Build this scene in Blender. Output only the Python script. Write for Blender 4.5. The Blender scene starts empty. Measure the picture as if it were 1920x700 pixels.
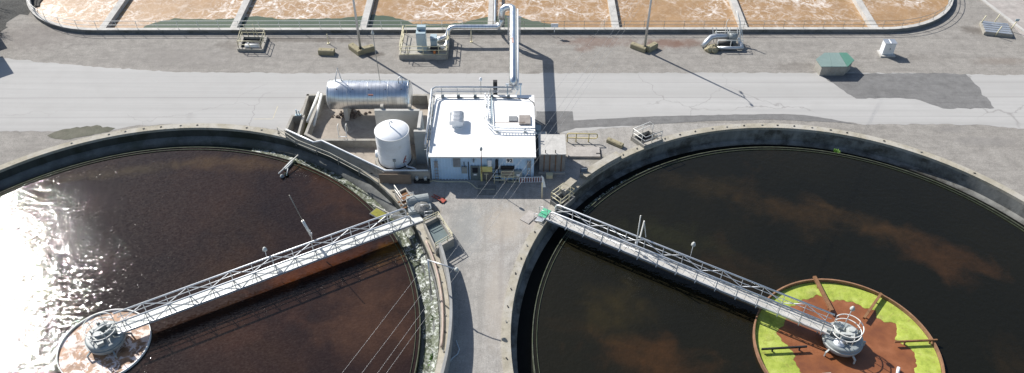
import bpy, bmesh, math, random
from math import sin, cos, pi, radians, sqrt, atan2
from mathutils import Vector, Matrix
random.seed(7)
S = bpy.context.scene
C = S.collection
# ------------------------------------------------------------ camera
H = 52.0
FPX, PITCH, ROLL = 1506.55, radians(42.79), radians(0.21)
cd = bpy.data.cameras.new('camera'); cam = bpy.data.objects.new('camera', cd); C.objects.link(cam)
cd.sensor_width = 36; cd.lens = FPX/1920*36; cd.clip_start = 0.5; cd.clip_end = 3000
cam.matrix_world = Matrix.Translation((0, 0, H)) @ Matrix.Rotation(pi/2-PITCH, 4, 'X') @ Matrix.Rotation(ROLL, 4, 'Z')
S.camera = cam
S.render.resolution_x = 1024; S.render.resolution_y = 373
# ------------------------------------------------------------ light
SUN_EL = radians(39.2); SUN_AZ = (-0.728, 0.686)
w = bpy.data.worlds.new("World"); S.world = w; w.use_nodes = True
nt = w.node_tree; bg = nt.nodes['Background']
sky = nt.nodes.new('ShaderNodeTexSky'); sky.sky_type = 'NISHITA'; sky.sun_disc = False
sky.sun_elevation = SUN_EL; sky.sun_rotation = atan2(SUN_AZ[0], SUN_AZ[1]); sky.altitude = 100
nt.links.new(sky.outputs[0], bg.inputs[0]); bg.inputs[1].default_value = 0.085
sd = bpy.data.lights.new('sun', 'SUN'); sd.energy = 4.6; sd.angle = radians(0.55); sd.color = (1, 0.96, 0.9)
sun = bpy.data.objects.new('sun', sd); C.objects.link(sun); sun.location = (-60, 60, 80)
d = Vector((-SUN_AZ[0]*cos(SUN_EL), -SUN_AZ[1]*cos(SUN_EL), -sin(SUN_EL)))
sun.rotation_euler = d.to_track_quat('-Z', 'Y').to_euler()
S.view_settings.view_transform = 'Standard'; S.view_settings.look = 'None'
S.view_settings.gamma = 1; S.view_settings.use_curve_mapping = False
S.view_settings.exposure = 0.5

# ------------------------------------------------------------ helpers
def U(px, py, z=0.0):
    """where the sight line through a photo pixel meets the height z"""
    x = (px-960)/FPX; y = -(py-350)/FPX
    c, s = cos(ROLL), sin(ROLL); x, y = c*x-s*y, s*x+c*y
    X, Y, Z = x, cos(PITCH)+y*sin(PITCH), -sin(PITCH)+y*cos(PITCH)
    t = (z-H)/Z
    return Vector((X*t, Y*t, z))

class MB:
    def __init__(s, m=None): s.v = []; s.f = []; s.sm = []; s.m = m or Matrix()
    def add(s, vs, fs, smooth=False):
        o = len(s.v); s.v += [s.m @ Vector(p) for p in vs]
        s.f += [tuple(i+o for i in f) for f in fs]; s.sm += [smooth]*len(fs); return s
    def box(s, c, d, rz=0, M=None):
        a, b, h = d[0]/2, d[1]/2, d[2]/2
        M = M or (Matrix.Translation(c) @ Matrix.Rotation(rz, 4, 'Z'))
        vs = [M @ Vector((x, y, z)) for z in (-h, h) for x, y in ((-a, -b), (a, -b), (a, b), (-a, b))]
        return s.add(vs, [(3, 2, 1, 0), (4, 5, 6, 7), (0, 1, 5, 4), (1, 2, 6, 5), (2, 3, 7, 6), (3, 0, 4, 7)])
    def bar(s, p, q, w, h):
        """a square bar from p to q, w wide, h high"""
        p, q = Vector(p), Vector(q); d = (q-p); L = d.length
        if L < 1e-5: return s
        M = Matrix.Translation((p+q)/2) @ d.to_track_quat('X', 'Z').to_matrix().to_4x4()
        return s.box(None, (L, w, h), M=M)
    def cyl(s, p, q, r, n=10, r2=None, smooth=True):
        p, q = Vector(p), Vector(q); r2 = r if r2 is None else r2
        d = q-p
        if d.length < 1e-6: return s
        R = d.to_track_quat('Z', 'Y').to_matrix()
        vs = [p+R @ Vector((r*cos(2*pi*i/n), r*sin(2*pi*i/n), 0)) for i in range(n)]
        vs += [q+R @ Vector((r2*cos(2*pi*i/n), r2*sin(2*pi*i/n), 0)) for i in range(n)]
        s.add(vs, [(i, (i+1) % n, n+(i+1) % n, n+i) for i in range(n)], smooth)
        o = len(s.v)-2*n
        s.f += [tuple(o+i for i in reversed(range(n))), tuple(o+n+i for i in range(n))]; s.sm += [False]*2
        return s
    def tube(s, pts, r, n=8, closed=False):
        pts = [Vector(p) for p in pts]; N = len(pts); vs = []; up = Vector((0, 0, 1))
        for i, p in enumerate(pts):
            a = pts[i-1] if (i or closed) else p; b = pts[(i+1) % N] if (i < N-1 or closed) else p
            t = (b-a).normalized()
            u = t.cross(up)
            if u.length < .05: u = t.cross(Vector((0, 1, 0)))
            u.normalize(); v = u.cross(t)
            if i and (u.dot(pu) < 0): u = -u; v = -v
            pu = u
            vs += [p+u*(r*cos(2*pi*k/n))+v*(r*sin(2*pi*k/n)) for k in range(n)]
        fs = [(i*n+k, i*n+(k+1) % n, ((i+1) % N)*n+(k+1) % n, ((i+1) % N)*n+k) for i in range(N if closed else N-1) for k in range(n)]
        s.add(vs, fs, True)
        if not closed:
            o = len(s.v)-N*n; s.f += [tuple(o+k for k in range(n)), tuple(o+(N-1)*n+k for k in range(n))]; s.sm += [False]*2
        return s
    def prism(s, poly, z0, z1):
        n = len(poly)
        vs = [(p[0], p[1], z0) for p in poly]+[(p[0], p[1], z1) for p in poly]
        return s.add(vs, [tuple(reversed(range(n))), tuple(range(n, 2*n))]+[(i, (i+1) % n, n+(i+1) % n, n+i) for i in range(n)])
    def sheet(s, poly, z):
        return s.add([(p[0], p[1], z) for p in poly], [tuple(range(len(poly)))])
    def lathe(s, c, prof, a0=0, a1=2*pi, n=48, smooth=True):
        full = abs(a1-a0-2*pi) < 1e-4; m = n if full else n+1; k = len(prof); vs = []
        for i in range(m):
            a = a0+(a1-a0)*i/n
            vs += [(c[0]+r*cos(a), c[1]+r*sin(a), c[2]+z) for r, z in prof]
        fs = [(i*k+j, ((i+1) % m)*k+j, ((i+1) % m)*k+j+1, i*k+j+1) for i in range(n) for j in range(k-1)]
        return s.add(vs, fs, smooth)
    def ring(s, c, r0, r1, z0, z1, a0=0, a1=2*pi, n=96):
        s.lathe(c, [(r0, z0), (r0, z1), (r1, z1), (r1, z0), (r0, z0)], a0, a1, n, False)
        if abs(a1-a0-2*pi) > 1e-4:
            for a in (a0, a1):
                s.add([(c[0]+r*cos(a), c[1]+r*sin(a), c[2]+z) for r, z in ((r0, z0), (r0, z1), (r1, z1), (r1, z0))], [(0, 1, 2, 3)])
        return s

WM = {}
def obj(name, mb, mat, parent=None, loc=None, local=False, fix=True):
    me = bpy.data.meshes.new(name)
    if parent is not None:
        M = Matrix() if local else WM[parent].inverted()
    else:
        loc = Vector(loc) if loc is not None else Vector((0, 0, 0)); M = Matrix.Translation(-loc)
    me.from_pydata([M @ v for v in mb.v], [], mb.f); me.polygons.foreach_set('use_smooth', mb.sm)
    if fix:
        bm = bmesh.new(); bm.from_mesh(me); bmesh.ops.recalc_face_normals(bm, faces=bm.faces); bm.to_mesh(me); bm.free()
    me.materials.append(mat); me.update()
    o = bpy.data.objects.new(name, me); C.objects.link(o)
    if parent is not None: o.parent = parent; WM[o] = WM[parent]
    else: o.location = loc; WM[o] = Matrix.Translation(loc)
    return o
def tag(o, label, cat, group=None, kind=None):
    o['label'] = label; o['category'] = cat
    if group: o['group'] = group
    if kind: o['kind'] = kind
    return o
def thing(name, label, cat, loc, rz=0, group=None):
    o = bpy.data.objects.new(name, None); C.objects.link(o); o.empty_display_size = .3
    o.location = loc; o.rotation_euler = (0, 0, rz); WM[o] = Matrix.Translation(loc) @ Matrix.Rotation(rz, 4, 'Z')
    return tag(o, label, cat, group)
def struct(name, mb, mat, **k):
    o = obj(name, mb, mat, **k); o['kind'] = 'structure'; return o
def dup(root, loc, rz, label=None):
    r = root.copy(); C.objects.link(r); r.location = loc; r.rotation_euler = (0, 0, rz)
    WM[r] = Matrix.Translation(loc) @ Matrix.Rotation(rz, 4, 'Z')
    if label: r['label'] = label
    for ch in list(root.children):
        c = ch.copy(); C.objects.link(c); c.parent = r; WM[c] = WM[r]
        for g in ch.children:
            e = g.copy(); C.objects.link(e); e.parent = c
    return r
def rails(parent, pts, mat, h=1.07, levels=(1, .52), r=.035, step=2.0, closed=False, posts=True, local=False, pr=None):
    """top and mid rail through pts (feet heights), plus one post mesh each"""
    pts = [Vector(p) for p in pts]; mb = MB(); up = Vector((0, 0, 1))
    for lv in levels: mb.tube([p+up*h*lv for p in pts], r, 7, closed)
    obj('rail', mb, mat, parent, local=local)
    if not posts: return
    P = pts+([pts[0]] if closed else [])
    L = sum((b-a).length for a, b in zip(P, P[1:])); n = max(1, round(L/step)); st = L/n
    acc = 0; k = 0; out = []
    for a, b in zip(P, P[1:]):
        l = (b-a).length
        while k <= n and k*st <= acc+l+1e-6:
            out.append(a+(b-a)*min(1, (k*st-acc)/max(l, 1e-6))); k += 1
        acc += l
    if closed: out = out[:-1]
    for p in out:
        obj('post', MB().cyl(p, p+up*h, pr or r*.9, 6), mat, parent, local=local)

# ------------------------------------------------------------ materials
def nodes(name):
    m = bpy.data.materials.new(name); m.use_nodes = True; t = m.node_tree
    return m, t, t.nodes['Principled BSDF']
def N(t, typ, **k):
    n = t.nodes.new(typ)
    for a, b in k.items():
        if a.startswith('i_'): n.inputs[a[2:].replace('_', ' ')].default_value = b
        else: setattr(n, a, b)
    return n
def coord(t, scale=(1, 1, 1), world=True):
    if world: src = N(t, 'ShaderNodeNewGeometry').outputs['Position']
    else: src = N(t, 'ShaderNodeTexCoord').outputs['Object']
    mp = N(t, 'ShaderNodeMapping'); mp.inputs['Scale'].default_value = scale
    t.links.new(src, mp.inputs[0]); return mp.outputs[0]
def noise(t, vec, scale, detail=6, rough=.6, dist=0):
    n = N(t, 'ShaderNodeTexNoise'); n.inputs['Scale'].default_value = scale; n.inputs['Detail'].default_value = detail
    n.inputs['Roughness'].default_value = rough; n.inputs['Distortion'].default_value = dist
    t.links.new(vec, n.inputs['Vector']); return n.outputs['Fac']
def ramp(t, fac, stops, interp='LINEAR'):
    r = N(t, 'ShaderNodeValToRGB'); r.color_ramp.interpolation = interp; e = r.color_ramp.elements
    while len(e) < len(stops): e.new(.5)
    for x, (p, c) in zip(e, stops):
        x.position = p; x.color = (c, c, c, 1) if not hasattr(c, '__len__') else (*c, 1)
    t.links.new(fac, r.inputs[0]); return r.outputs[0]
def mix(t, fac, a, b, mode='MIX'):
    n = N(t, 'ShaderNodeMix', data_type='RGBA', blend_type=mode)
    for i, x in ((0, fac), (6, a), (7, b)):
        if hasattr(x, 'is_linked'): t.links.new(x, n.inputs[i])
        elif i == 0: n.inputs[0].default_value = x
        else: n.inputs[i].default_value = (*x, 1)
    return n.outputs[2]
def math_(t, op, a, b=None, c=None, clamp=False):
    n = N(t, 'ShaderNodeMath', operation=op, use_clamp=clamp)
    for i, x in enumerate((a, b, c)):
        if x is None: continue
        if hasattr(x, 'is_linked'): t.links.new(x, n.inputs[i])
        else: n.inputs[i].default_value = x
    return n.outputs[0]
def bump(t, bs, h, strength=.3, dist=.05):
    b = N(t, 'ShaderNodeBump'); b.inputs['Strength'].default_value = strength; b.inputs['Distance'].default_value = dist
    t.links.new(h, b.inputs['Height']); t.links.new(b.outputs[0], bs.inputs['Normal'])
def simple(name, col, rough=.7, metal=0, var=.25, scale=1.5, dirt=None, dirt_amt=.5, bmp=.15, spec=.5):
    """one surface colour, worn by two sizes of noise and optional dirt"""
    m, t, bs = nodes(name); v = coord(t, world=False)
    n = noise(t, v, scale, 8, .65); n2 = noise(t, v, scale*9, 4, .6)
    f = math_(t, 'ADD', math_(t, 'MULTIPLY', n, .7), math_(t, 'MULTIPLY', n2, .3))
    lo = tuple(c*(1-var) for c in col); hi = tuple(min(1, c*(1+var*.6)) for c in col)
    c = ramp(t, f, [(.35, lo), (.65, hi)])
    if dirt:
        k = ramp(t, noise(t, v, scale*.8, 9, .75, .5), [(.5, 0), (.68, dirt_amt)])
        c = mix(t, k, c, dirt)
    t.links.new(c, bs.inputs['Base Color']); bs.inputs['Roughness'].default_value = rough
    bs.inputs['Metallic'].default_value = metal; bs.inputs['Specular IOR Level'].default_value = spec
    if bmp: bump(t, bs, n2, bmp, .02)
    return m
M = {}
M['concrete'] = simple('concrete', (.36, .34, .30), .9, dirt=(.16, .14, .11), scale=.7, dirt_amt=.6)
M['pale_concrete'] = simple('pale_concrete', (.50, .485, .455), .9, dirt=(.3, .28, .25), scale=.8)
M['block'] = simple('block', (.33, .29, .19), .95, dirt=(.12, .12, .06), scale=2, dirt_amt=.7)
M['dark_concrete'] = simple('dark_concrete', (.20, .20, .19), .85, dirt=(.05, .055, .035), scale=.6, dirt_amt=.8)
M['mossy'] = simple('mossy', (.13, .13, .11), .8, dirt=(.03, .04, .015), scale=.5, dirt_amt=.9)
M['floor'] = simple('pit_floor', (.36, .315, .265), .9, dirt=(.17, .14, .12), scale=.45, dirt_amt=.7)
M['white_roof'] = simple('white_roof', (.90, .90, .885), .6, var=.07, scale=.5, dirt=(.62, .60, .55), dirt_amt=.35, bmp=.05)
M['white_paint'] = simple('white_paint', (.80, .82, .84), .45, var=.08, scale=.8, dirt=(.5, .46, .4), dirt_amt=.25, bmp=0)
M['blue_wall'] = simple('blue_wall', (.55, .73, .90), .5, var=.08, scale=.7, dirt=(.42, .5, .56), dirt_amt=.45, bmp=.03)
M['fascia'] = simple('fascia', (.78, .78, .76), .6, var=.1)
M['galv'] = simple('galvanised', (.60, .62, .64), .42, .75, var=.15, scale=1.2, bmp=.05)
M['galv_deck'] = simple('deck_grating', (.60, .61, .58), .6, .15, var=.15, scale=1.0, dirt=(.35, .33, .28), dirt_amt=.4)
M['rail_metal'] = simple('rail_metal', (.68, .70, .72), .4, .5, var=.1, scale=1)
M['rail_white'] = simple('rail_white', (.78, .77, .72), .5, var=.1, scale=1.5)
M['rail_dull'] = simple('rail_dull', (.36, .35, .31), .6, .3, var=.2, scale=1)
M['yellow'] = simple('yellow_paint', (.66, .55, .26), .55, var=.15, scale=2, dirt=(.4, .35, .22), dirt_amt=.5)
M['cream'] = simple('cream_paint', (.68, .62, .42), .55, var=.12, scale=2, dirt=(.45, .38, .25), dirt_amt=.4)
M['safety_yellow'] = simple('safety_yellow', (.70, .62, .24), .5, var=.12, scale=2, dirt=(.4, .33, .1))
M['rust'] = simple('rust', (.24, .12, .055), .9, var=.35, scale=2.5, dirt=(.09, .04, .02), dirt_amt=.6)
M['rust_rim'] = simple('rusty_rim', (.30, .16, .09), .9, var=.3, scale=1.5, dirt=(.12, .07, .04))
M['mech'] = simple('grey_paint', (.30, .33, .33), .5, var=.2, scale=2, dirt=(.15, .14, .12), dirt_amt=.5)
M['mech_pale'] = simple('pale_grey_paint', (.50, .52, .50), .5, var=.15, scale=2, dirt=(.3, .28, .24))
M['cabinet'] = simple('cabinet_paint', (.40, .50, .54), .45, .1, var=.12, scale=1)
M['black'] = simple('black', (.02, .02, .022), .7, var=.3)
M['window'] = simple('dark_glass', (.03, .03, .035), .15, var=.2)
M['grey_door'] = simple('door_paint', (.15, .18, .18), .6, var=.12)
M['green_cover'] = simple('green_cover', (.20, .27, .25), .5, var=.1, scale=.6, dirt=(.30, .36, .34), dirt_amt=.4)
M['green_dark'] = simple('green_panel', (.09, .22, .165), .5, var=.1, scale=1)
M['red'] = simple('red_plastic', (.36, .07, .045), .5, var=.1)
M['orange'] = simple('orange_plastic', (.65, .2, .05), .5, var=.1)
M['screen'] = simple('screen_wall', (.30, .30, .29), .9, var=.2, scale=.8, dirt=(.2, .19, .17))
M['corrugated'] = simple('shed_siding', (.27, .26, .25), .7, var=.15, scale=1.4, dirt=(.16, .13, .11), dirt_amt=.5)
M['pale_wall'] = simple('pale_panel', (.44, .43, .40), .8, var=.12, scale=1)
M['hatch'] = simple('hatch_metal', (.28, .25, .23), .8, var=.3, scale=3, dirt=(.4, .36, .3))
M['hatch_grey'] = simple('hatch_grating', (.22, .23, .24), .7, var=.2, scale=5)
M['wire'] = simple('wire_metal', (.4, .4, .4), .4, .6, var=.05, bmp=0)
M['bark'] = simple('bark', (.12, .10, .08), .95, var=.3, scale=3)
M['leaf'] = simple('weed_leaf', (.20, .38, .07), .8, var=.4, scale=6)
M['hose'] = simple('hose', (.45, .52, .58), .5, var=.1)
M['green_water'] = simple('green_pit_water', (.12, .13, .02), .12, var=.3, scale=1, bmp=0)
M['shed'] = simple('shed_wall', (.3, .3, .3), .8)
M['green_end'] = simple('green_mat', (.08, .42, .24), .8, var=.12, scale=3, dirt=(.3, .5, .4))

def cladding():
    m, t, bs = nodes('aluminium_cladding'); v = coord(t, world=False)
    sx = N(t, 'ShaderNodeSeparateXYZ'); t.links.new(v, sx.inputs[0])
    fr = math_(t, 'FRACT', math_(t, 'MULTIPLY', sx.outputs[0], 2.4))
    seam = ramp(t, fr, [(0, .5), (.06, 1), (.94, 1), (1, .5)])
    n = noise(t, v, 1.3, 6, .6)
    c = mix(t, ramp(t, n, [(.3, 0), (.7, 1)]), (.68, .70, .72), (.76, .78, .79))
    c = mix(t, .85, c, seam, 'MULTIPLY')
    c = mix(t, ramp(t, noise(t, v, .9, 8, .7), [(.66, 0), (.76, .4)]), c, (.38, .30, .22))
    t.links.new(c, bs.inputs['Base Color']); bs.inputs['Metallic'].default_value = 1
    t.links.new(ramp(t, n, [(.3, .27), (.7, .36)]), bs.inputs['Roughness'])
    bump(t, bs, seam, .15, .02)
    return m
M['cladding'] = cladding()

def ground_mat(name, base, streak=True, along=(.12, 1, 1), stains=(), gravel=.3, cracks=0, tone=1.0, patches=.5, warm=(.30, .26, .22)):
    m, t, bs = nodes(name); v = coord(t); vs = coord(t, along)
    big = noise(t, v, .11, 8, .62); mid = noise(t, v, .9, 8, .7); fine = noise(t, v, 9, 5, .7)
    c = ramp(t, mid, [(.32, tuple(x*.76 for x in base)), (.5, base), (.68, tuple(min(1, x*1.2) for x in base))])
    c = mix(t, ramp(t, big, [(.45, 0), (.7, patches)]), c, warm)
    if streak:
        s = noise(t, vs, 1.1, 9, .75, .6)
        c = mix(t, ramp(t, s, [(.33, .6), (.52, 0)]), c, tuple(x*.66 for x in base))
        s2 = noise(t, coord(t, (.05, 1.6, 1)), .7, 6, .6, .8)
        c = mix(t, ramp(t, s2, [(.56, 0), (.72, .4)]), c, tuple(min(1, x*1.22) for x in base))
    gr = noise(t, v, 3.2, 6, .8)
    c = mix(t, ramp(t, gr, [(.36, gravel*1.1), (.5, 0)]), c, tuple(x*.66 for x in base))
    c = mix(t, ramp(t, gr, [(.52, 0), (.66, gravel*.9)]), c, tuple(min(1, x*1.3) for x in base))
    g = ramp(t, fine, [(.3, 1-gravel), (.7, 1+gravel*.25)])
    c = mix(t, 1, c, g, 'MULTIPLY')
    for (x, y, rx, ry, a, col) in stains:
        mp = N(t, 'ShaderNodeMapping'); mp.inputs['Location'].default_value = (-x/rx, -y/ry, 0); mp.inputs['Scale'].default_value = (1/rx, 1/ry, 0)
        t.links.new(N(t, 'ShaderNodeNewGeometry').outputs['Position'], mp.inputs[0])
        ln = N(t, 'ShaderNodeVectorMath', operation='LENGTH'); t.links.new(mp.outputs[0], ln.inputs[0])
        f = math_(t, 'ADD', ln.outputs['Value'], math_(t, 'MULTIPLY_ADD', mid, 1.6, -.8))
        f = math_(t, 'ADD', f, math_(t, 'MULTIPLY_ADD', fine, .6, -.3))
        c = mix(t, ramp(t, f, [(.35, a), (1, 0)]), c, col)
    if cracks:
        vo = N(t, 'ShaderNodeTexVoronoi', feature='DISTANCE_TO_EDGE'); vo.inputs['Scale'].default_value = .13
        dn = N(t, 'ShaderNodeTexNoise'); dn.inputs['Scale'].default_value = .5; dn.inputs['Detail'].default_value = 6
        t.links.new(v, dn.inputs['Vector'])
        dv = N(t, 'ShaderNodeVectorMath', operation='MULTIPLY_ADD'); dv.inputs[1].default_value = (2.2, 2.2, 0)
        t.links.new(dn.outputs['Color'], dv.inputs[0]); t.links.new(v, dv.inputs[2]); t.links.new(dv.outputs[0], vo.inputs['Vector'])
        k = math_(t, 'MULTIPLY', ramp(t, vo.outputs['Distance'], [(.002, cracks), (.009, 0)]), ramp(t, big, [(.42, 0), (.55, 1)]))
        c = mix(t, k, c, tuple(x*.45 for x in base))
    t.links.new(c, bs.inputs['Base Color']); bs.inputs['Roughness'].default_value = .95
    bs.inputs['Specular IOR Level'].default_value = .25
    bump(t, bs, math_(t, 'ADD', fine, math_(t, 'MULTIPLY', mid, 2)), .5, .04)
    return m
dk = (.12, .105, .09); rs = (.17, .10, .075)
st = []
for px, py, rx, ry, a, col in ((700, 103, 1.6, .8, .8, dk), (1250, 82, 3.6, 1.3, .75, rs), (1290, 80, 3.0, 1.1, .6, rs), (1120, 78, 5.5, 1.4, .55, rs), (1095, 92, 1.3, .9, .5, rs), (1005, 142, 3.2, .8, .5, dk), (560, 75, 8, .7, .55, dk), (655, 76, 5, .7, .5, dk),
        (1825, 57, 1.8, 1.3, .7, dk), (1845, 265, 4.5, 1.0, .45, (.2, .19, .18)), (1790, 243, 2.2, .8, .5, (.2, .19, .18)), (1490, 125, 3, 1.2, .35, dk), (1880, 115, 4, 1.0, .4, (.2, .16, .13)), (60, 70, 8, 4, .35, (.17, .15, .14)),
        (430, 85, 2, 1, .4, dk), (340, 110, 14, 2.4, .35, (.22, .205, .19)), (1700, 108, 6, 1.2, .2, dk), (1355, 85, 5, 1.0, .35, dk)):
    p = U(px, py); st.append((p.x, p.y, rx, ry, a, col))
M['dirt'] = ground_mat('dirt', (.32, .301, .274), stains=st, gravel=.34, patches=.45, warm=(.27, .25, .228))
st2 = []
for px, py, rx, ry, a, col in ((875, 430, 1.8, 4.2, .6, (.30, .305, .295)), (950, 420, 2.6, 3.0, .55, (.42, .365, .30)), (930, 560, 1.2, 6, .5, (.40, .36, .31)), (880, 620, .9, 6, .45, (.30, .295, .28)), (940, 500, .35, 7, .5, (.27, .25, .23)), (905, 520, .35, 8, .45, (.28, .265, .24)), (800, 395, 1.4, .9, .6, (.25, .19, .12)), (1010, 420, 1.6, 1.2, .5, (.42, .37, .32)), (860, 450, 1.6, 6, .4, (.22, .22, .21)), (1120, 300, 2.5, 1.2, .5, (.2, .19, .15)), (120, 270, 9, 2, .4, (.2, .18, .16)), (60, 290, 4, 1.5, .4, (.24, .2, .17))):
    p = U(px, py); st2.append((p.x, p.y, rx, ry, a, col))
M['yard'] = ground_mat('gravel_yard', (.38, .362, .335), along=(1.3, .12, 1), stains=st2, gravel=.34, patches=.4, warm=(.35, .32, .285))
M['road'] = ground_mat('road_concrete', (.425, .42, .41), stains=(), gravel=.14, cracks=.55, patches=.4, warm=(.385, .375, .36))
def road_mat():
    m, t, bs = nodes('road_slabs'); v = coord(t)
    wob = noise(t, coord(t, (.03, .03, 1)), 1, 3, .5)
    sx = N(t, 'ShaderNodeSeparateXYZ'); t.links.new(v, sx.inputs[0])
    yy = math_(t, 'ADD', sx.outputs[1], math_(t, 'MULTIPLY', wob, 1.5))
    def bands(scale, det):
        cb = N(t, 'ShaderNodeCombineXYZ'); t.links.new(math_(t, 'MULTIPLY', sx.outputs[0], .018), cb.inputs[0]); t.links.new(yy, cb.inputs[1])
        return noise(t, cb.outputs[0], scale, det, .6)
    c = ramp(t, bands(.55, 3), [(.3, (.36, .352, .338)), (.5, (.40, .392, .378)), (.7, (.435, .427, .413))])
    c = mix(t, ramp(t, bands(2.6, 6), [(.34, .5), (.5, 0)]), c, (.35, .345, .335))
    c = mix(t, ramp(t, noise(t, v, .35, 7, .65), [(.5, 0), (.72, .4)]), c, (.34, .33, .315))
    c = mix(t, ramp(t, noise(t, v, 1.4, 8, .75), [(.35, .3), (.5, 0)]), c, (.36, .35, .34))
    for y0, wd, a in ((70.35, .05, .6), (73.1, .035, .35), (66.9, .04, .3)):
        dd = math_(t, 'ABSOLUTE', math_(t, 'SUBTRACT', math_(t, 'ADD', sx.outputs[1], math_(t, 'MULTIPLY', sx.outputs[0], -.008)), y0))
        c = mix(t, ramp(t, dd, [(wd*.6, a), (wd*1.5, 0)]), c, (.22, .21, .2))
    vo = N(t, 'ShaderNodeTexVoronoi', feature='DISTANCE_TO_EDGE'); vo.inputs['Scale'].default_value = .1
    dn = N(t, 'ShaderNodeTexNoise'); dn.inputs['Scale'].default_value = .6; dn.inputs['Detail'].default_value = 7; t.links.new(v, dn.inputs['Vector'])
    dv = N(t, 'ShaderNodeVectorMath', operation='MULTIPLY_ADD'); dv.inputs[1].default_value = (2.4, 2.4, 0)
    t.links.new(dn.outputs['Color'], dv.inputs[0]); t.links.new(v, dv.inputs[2]); t.links.new(dv.outputs[0], vo.inputs['Vector'])
    k = math_(t, 'MULTIPLY', ramp(t, vo.outputs['Distance'], [(.002, .55), (.006, 0)]), ramp(t, noise(t, v, .06, 3, .5), [(.48, 0), (.56, 1)]))
    c = mix(t, k, c, (.2, .19, .18))
    t.links.new(c, bs.inputs['Base Color']); bs.inputs['Roughness'].default_value = .95; bs.inputs['Specular IOR Level'].default_value = .25
    bump(t, bs, noise(t, v, 8, 5, .7), .3, .03)
    return m
M['road'] = road_mat()
M['patch'] = ground_mat('asphalt_patch', (.195, .192, .188), stains=(), gravel=.18, patches=.5, warm=(.21, .205, .2))
M['puddle'] = ground_mat('damp_patch', (.13, .13, .10), streak=False, gravel=.2)
M['apron'] = ground_mat('floor_slab', (.43, .40, .37), streak=False, gravel=.15, cracks=.3, patches=.3)

def water_mat(name, c1, c2, c3, rough=.05, wave=.5, pscale=.09, lo=.5, hi=.75, amt=.8, wdist=.06, aniso=(1, 1, 1), fine=1.0, facet=0, spots=()):
    m, t, bs = nodes(name); v = coord(t); va = coord(t, aniso)
    n = noise(t, v, pscale, 7, .62, .6); n2 = noise(t, v, pscale*.45, 5, .6, .4)
    c = mix(t, ramp(t, n2, [(.4, 0), (.62, 1)]), c1, c2)
    f = math_(t, 'MULTIPLY', ramp(t, n, [(lo, 0), (hi, amt)]), ramp(t, noise(t, v, pscale*2.6, 6, .65), [(.3, .4), (.6, 1)]))
    c = mix(t, f, c, c3)
    for (sx_, sy_, rx, ry, rz, a, col) in spots:
        mp = N(t, 'ShaderNodeMapping', vector_type='TEXTURE'); mp.inputs['Location'].default_value = (sx_, sy_, 0); mp.inputs['Rotation'].default_value = (0, 0, rz); mp.inputs['Scale'].default_value = (rx, ry, 1)
        fl = N(t, 'ShaderNodeVectorMath', operation='MULTIPLY'); fl.inputs[1].default_value = (1, 1, 0)
        t.links.new(v, fl.inputs[0]); t.links.new(fl.outputs[0], mp.inputs[0])
        ln = N(t, 'ShaderNodeVectorMath', operation='LENGTH'); t.links.new(mp.outputs[0], ln.inputs[0])
        g = math_(t, 'ADD', ln.outputs['Value'], math_(t, 'MULTIPLY_ADD', noise(t, v, .42, 4, .5, .5), 1.8, -.9))
        c = mix(t, math_(t, 'MULTIPLY', ramp(t, g, [(.0, a), (1.25, 0)], 'EASE'), ramp(t, noise(t, v, 1.3, 6, .7), [(.3, .55), (.65, 1)])), c, col)
    t.links.new(c, bs.inputs['Base Color']); bs.inputs['Roughness'].default_value = rough
    bs.inputs['IOR'].default_value = 1.33
    a = noise(t, va, 1.9, 2, .5, .2); b = noise(t, va, 5.0*fine, 2, .5, .2)
    h = math_(t, 'ADD', math_(t, 'MULTIPLY', a, 1.0), math_(t, 'MULTIPLY', b, .45))
    bump(t, bs, h, wave, wdist)
    if facet:
        bn = bs.inputs['Normal'].links[0].from_socket
        fn = N(t, 'ShaderNodeTexNoise'); fn.inputs['Scale'].default_value = 6.2; fn.inputs['Detail'].default_value = .8; t.links.new(va, fn.inputs['Vector'])
        amp = math_(t, 'MULTIPLY', ramp(t, noise(t, v, .22, 4, .6), [(.3, .7), (.7, 1)]), facet)
        sb = N(t, 'ShaderNodeVectorMath', operation='SUBTRACT'); t.links.new(fn.outputs['Color'], sb.inputs[0]); sb.inputs[1].default_value = (.5, .5, .5)
        sc = N(t, 'ShaderNodeVectorMath', operation='SCALE'); t.links.new(sb.outputs[0], sc.inputs[0]); t.links.new(amp, sc.inputs['Scale'])
        ad = N(t, 'ShaderNodeVectorMath', operation='ADD'); t.links.new(sc.outputs[0], ad.inputs[0]); t.links.new(bn, ad.inputs[1])
        no = N(t, 'ShaderNodeVectorMath', operation='NORMALIZE'); t.links.new(ad.outputs[0], no.inputs[0]); t.links.new(no.outputs[0], bs.inputs['Normal'])
    return m
def spots(*L):
    o = []
    for px, py, rx, ry, rz, a, col in L:
        p = U(px, py, -1.06); o.append((p.x, p.y, rx, ry, radians(rz), a, col))
    return o
SL = spots((735, 470, 3.2, 1.6, 30, .85, (.13, .065, .012)), (600, 500, 8, 1.6, 28, .8, (.085, .026, .008)), (700, 590, 7, 7, 0, .6, (.075, .038, .022)), (450, 305, 12, 1.6, 0, .6, (.075, .045, .02)), (640, 360, 6, 4, -40, .55, (.06, .028, .014)), (250, 320, 8, 1.3, 12, .5, (.06, .045, .022)), (450, 620, 8, 3, 20, .4, (.05, .022, .014)))  # red strip along the bridge is its dark reflection, painted into the water colour
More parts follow.
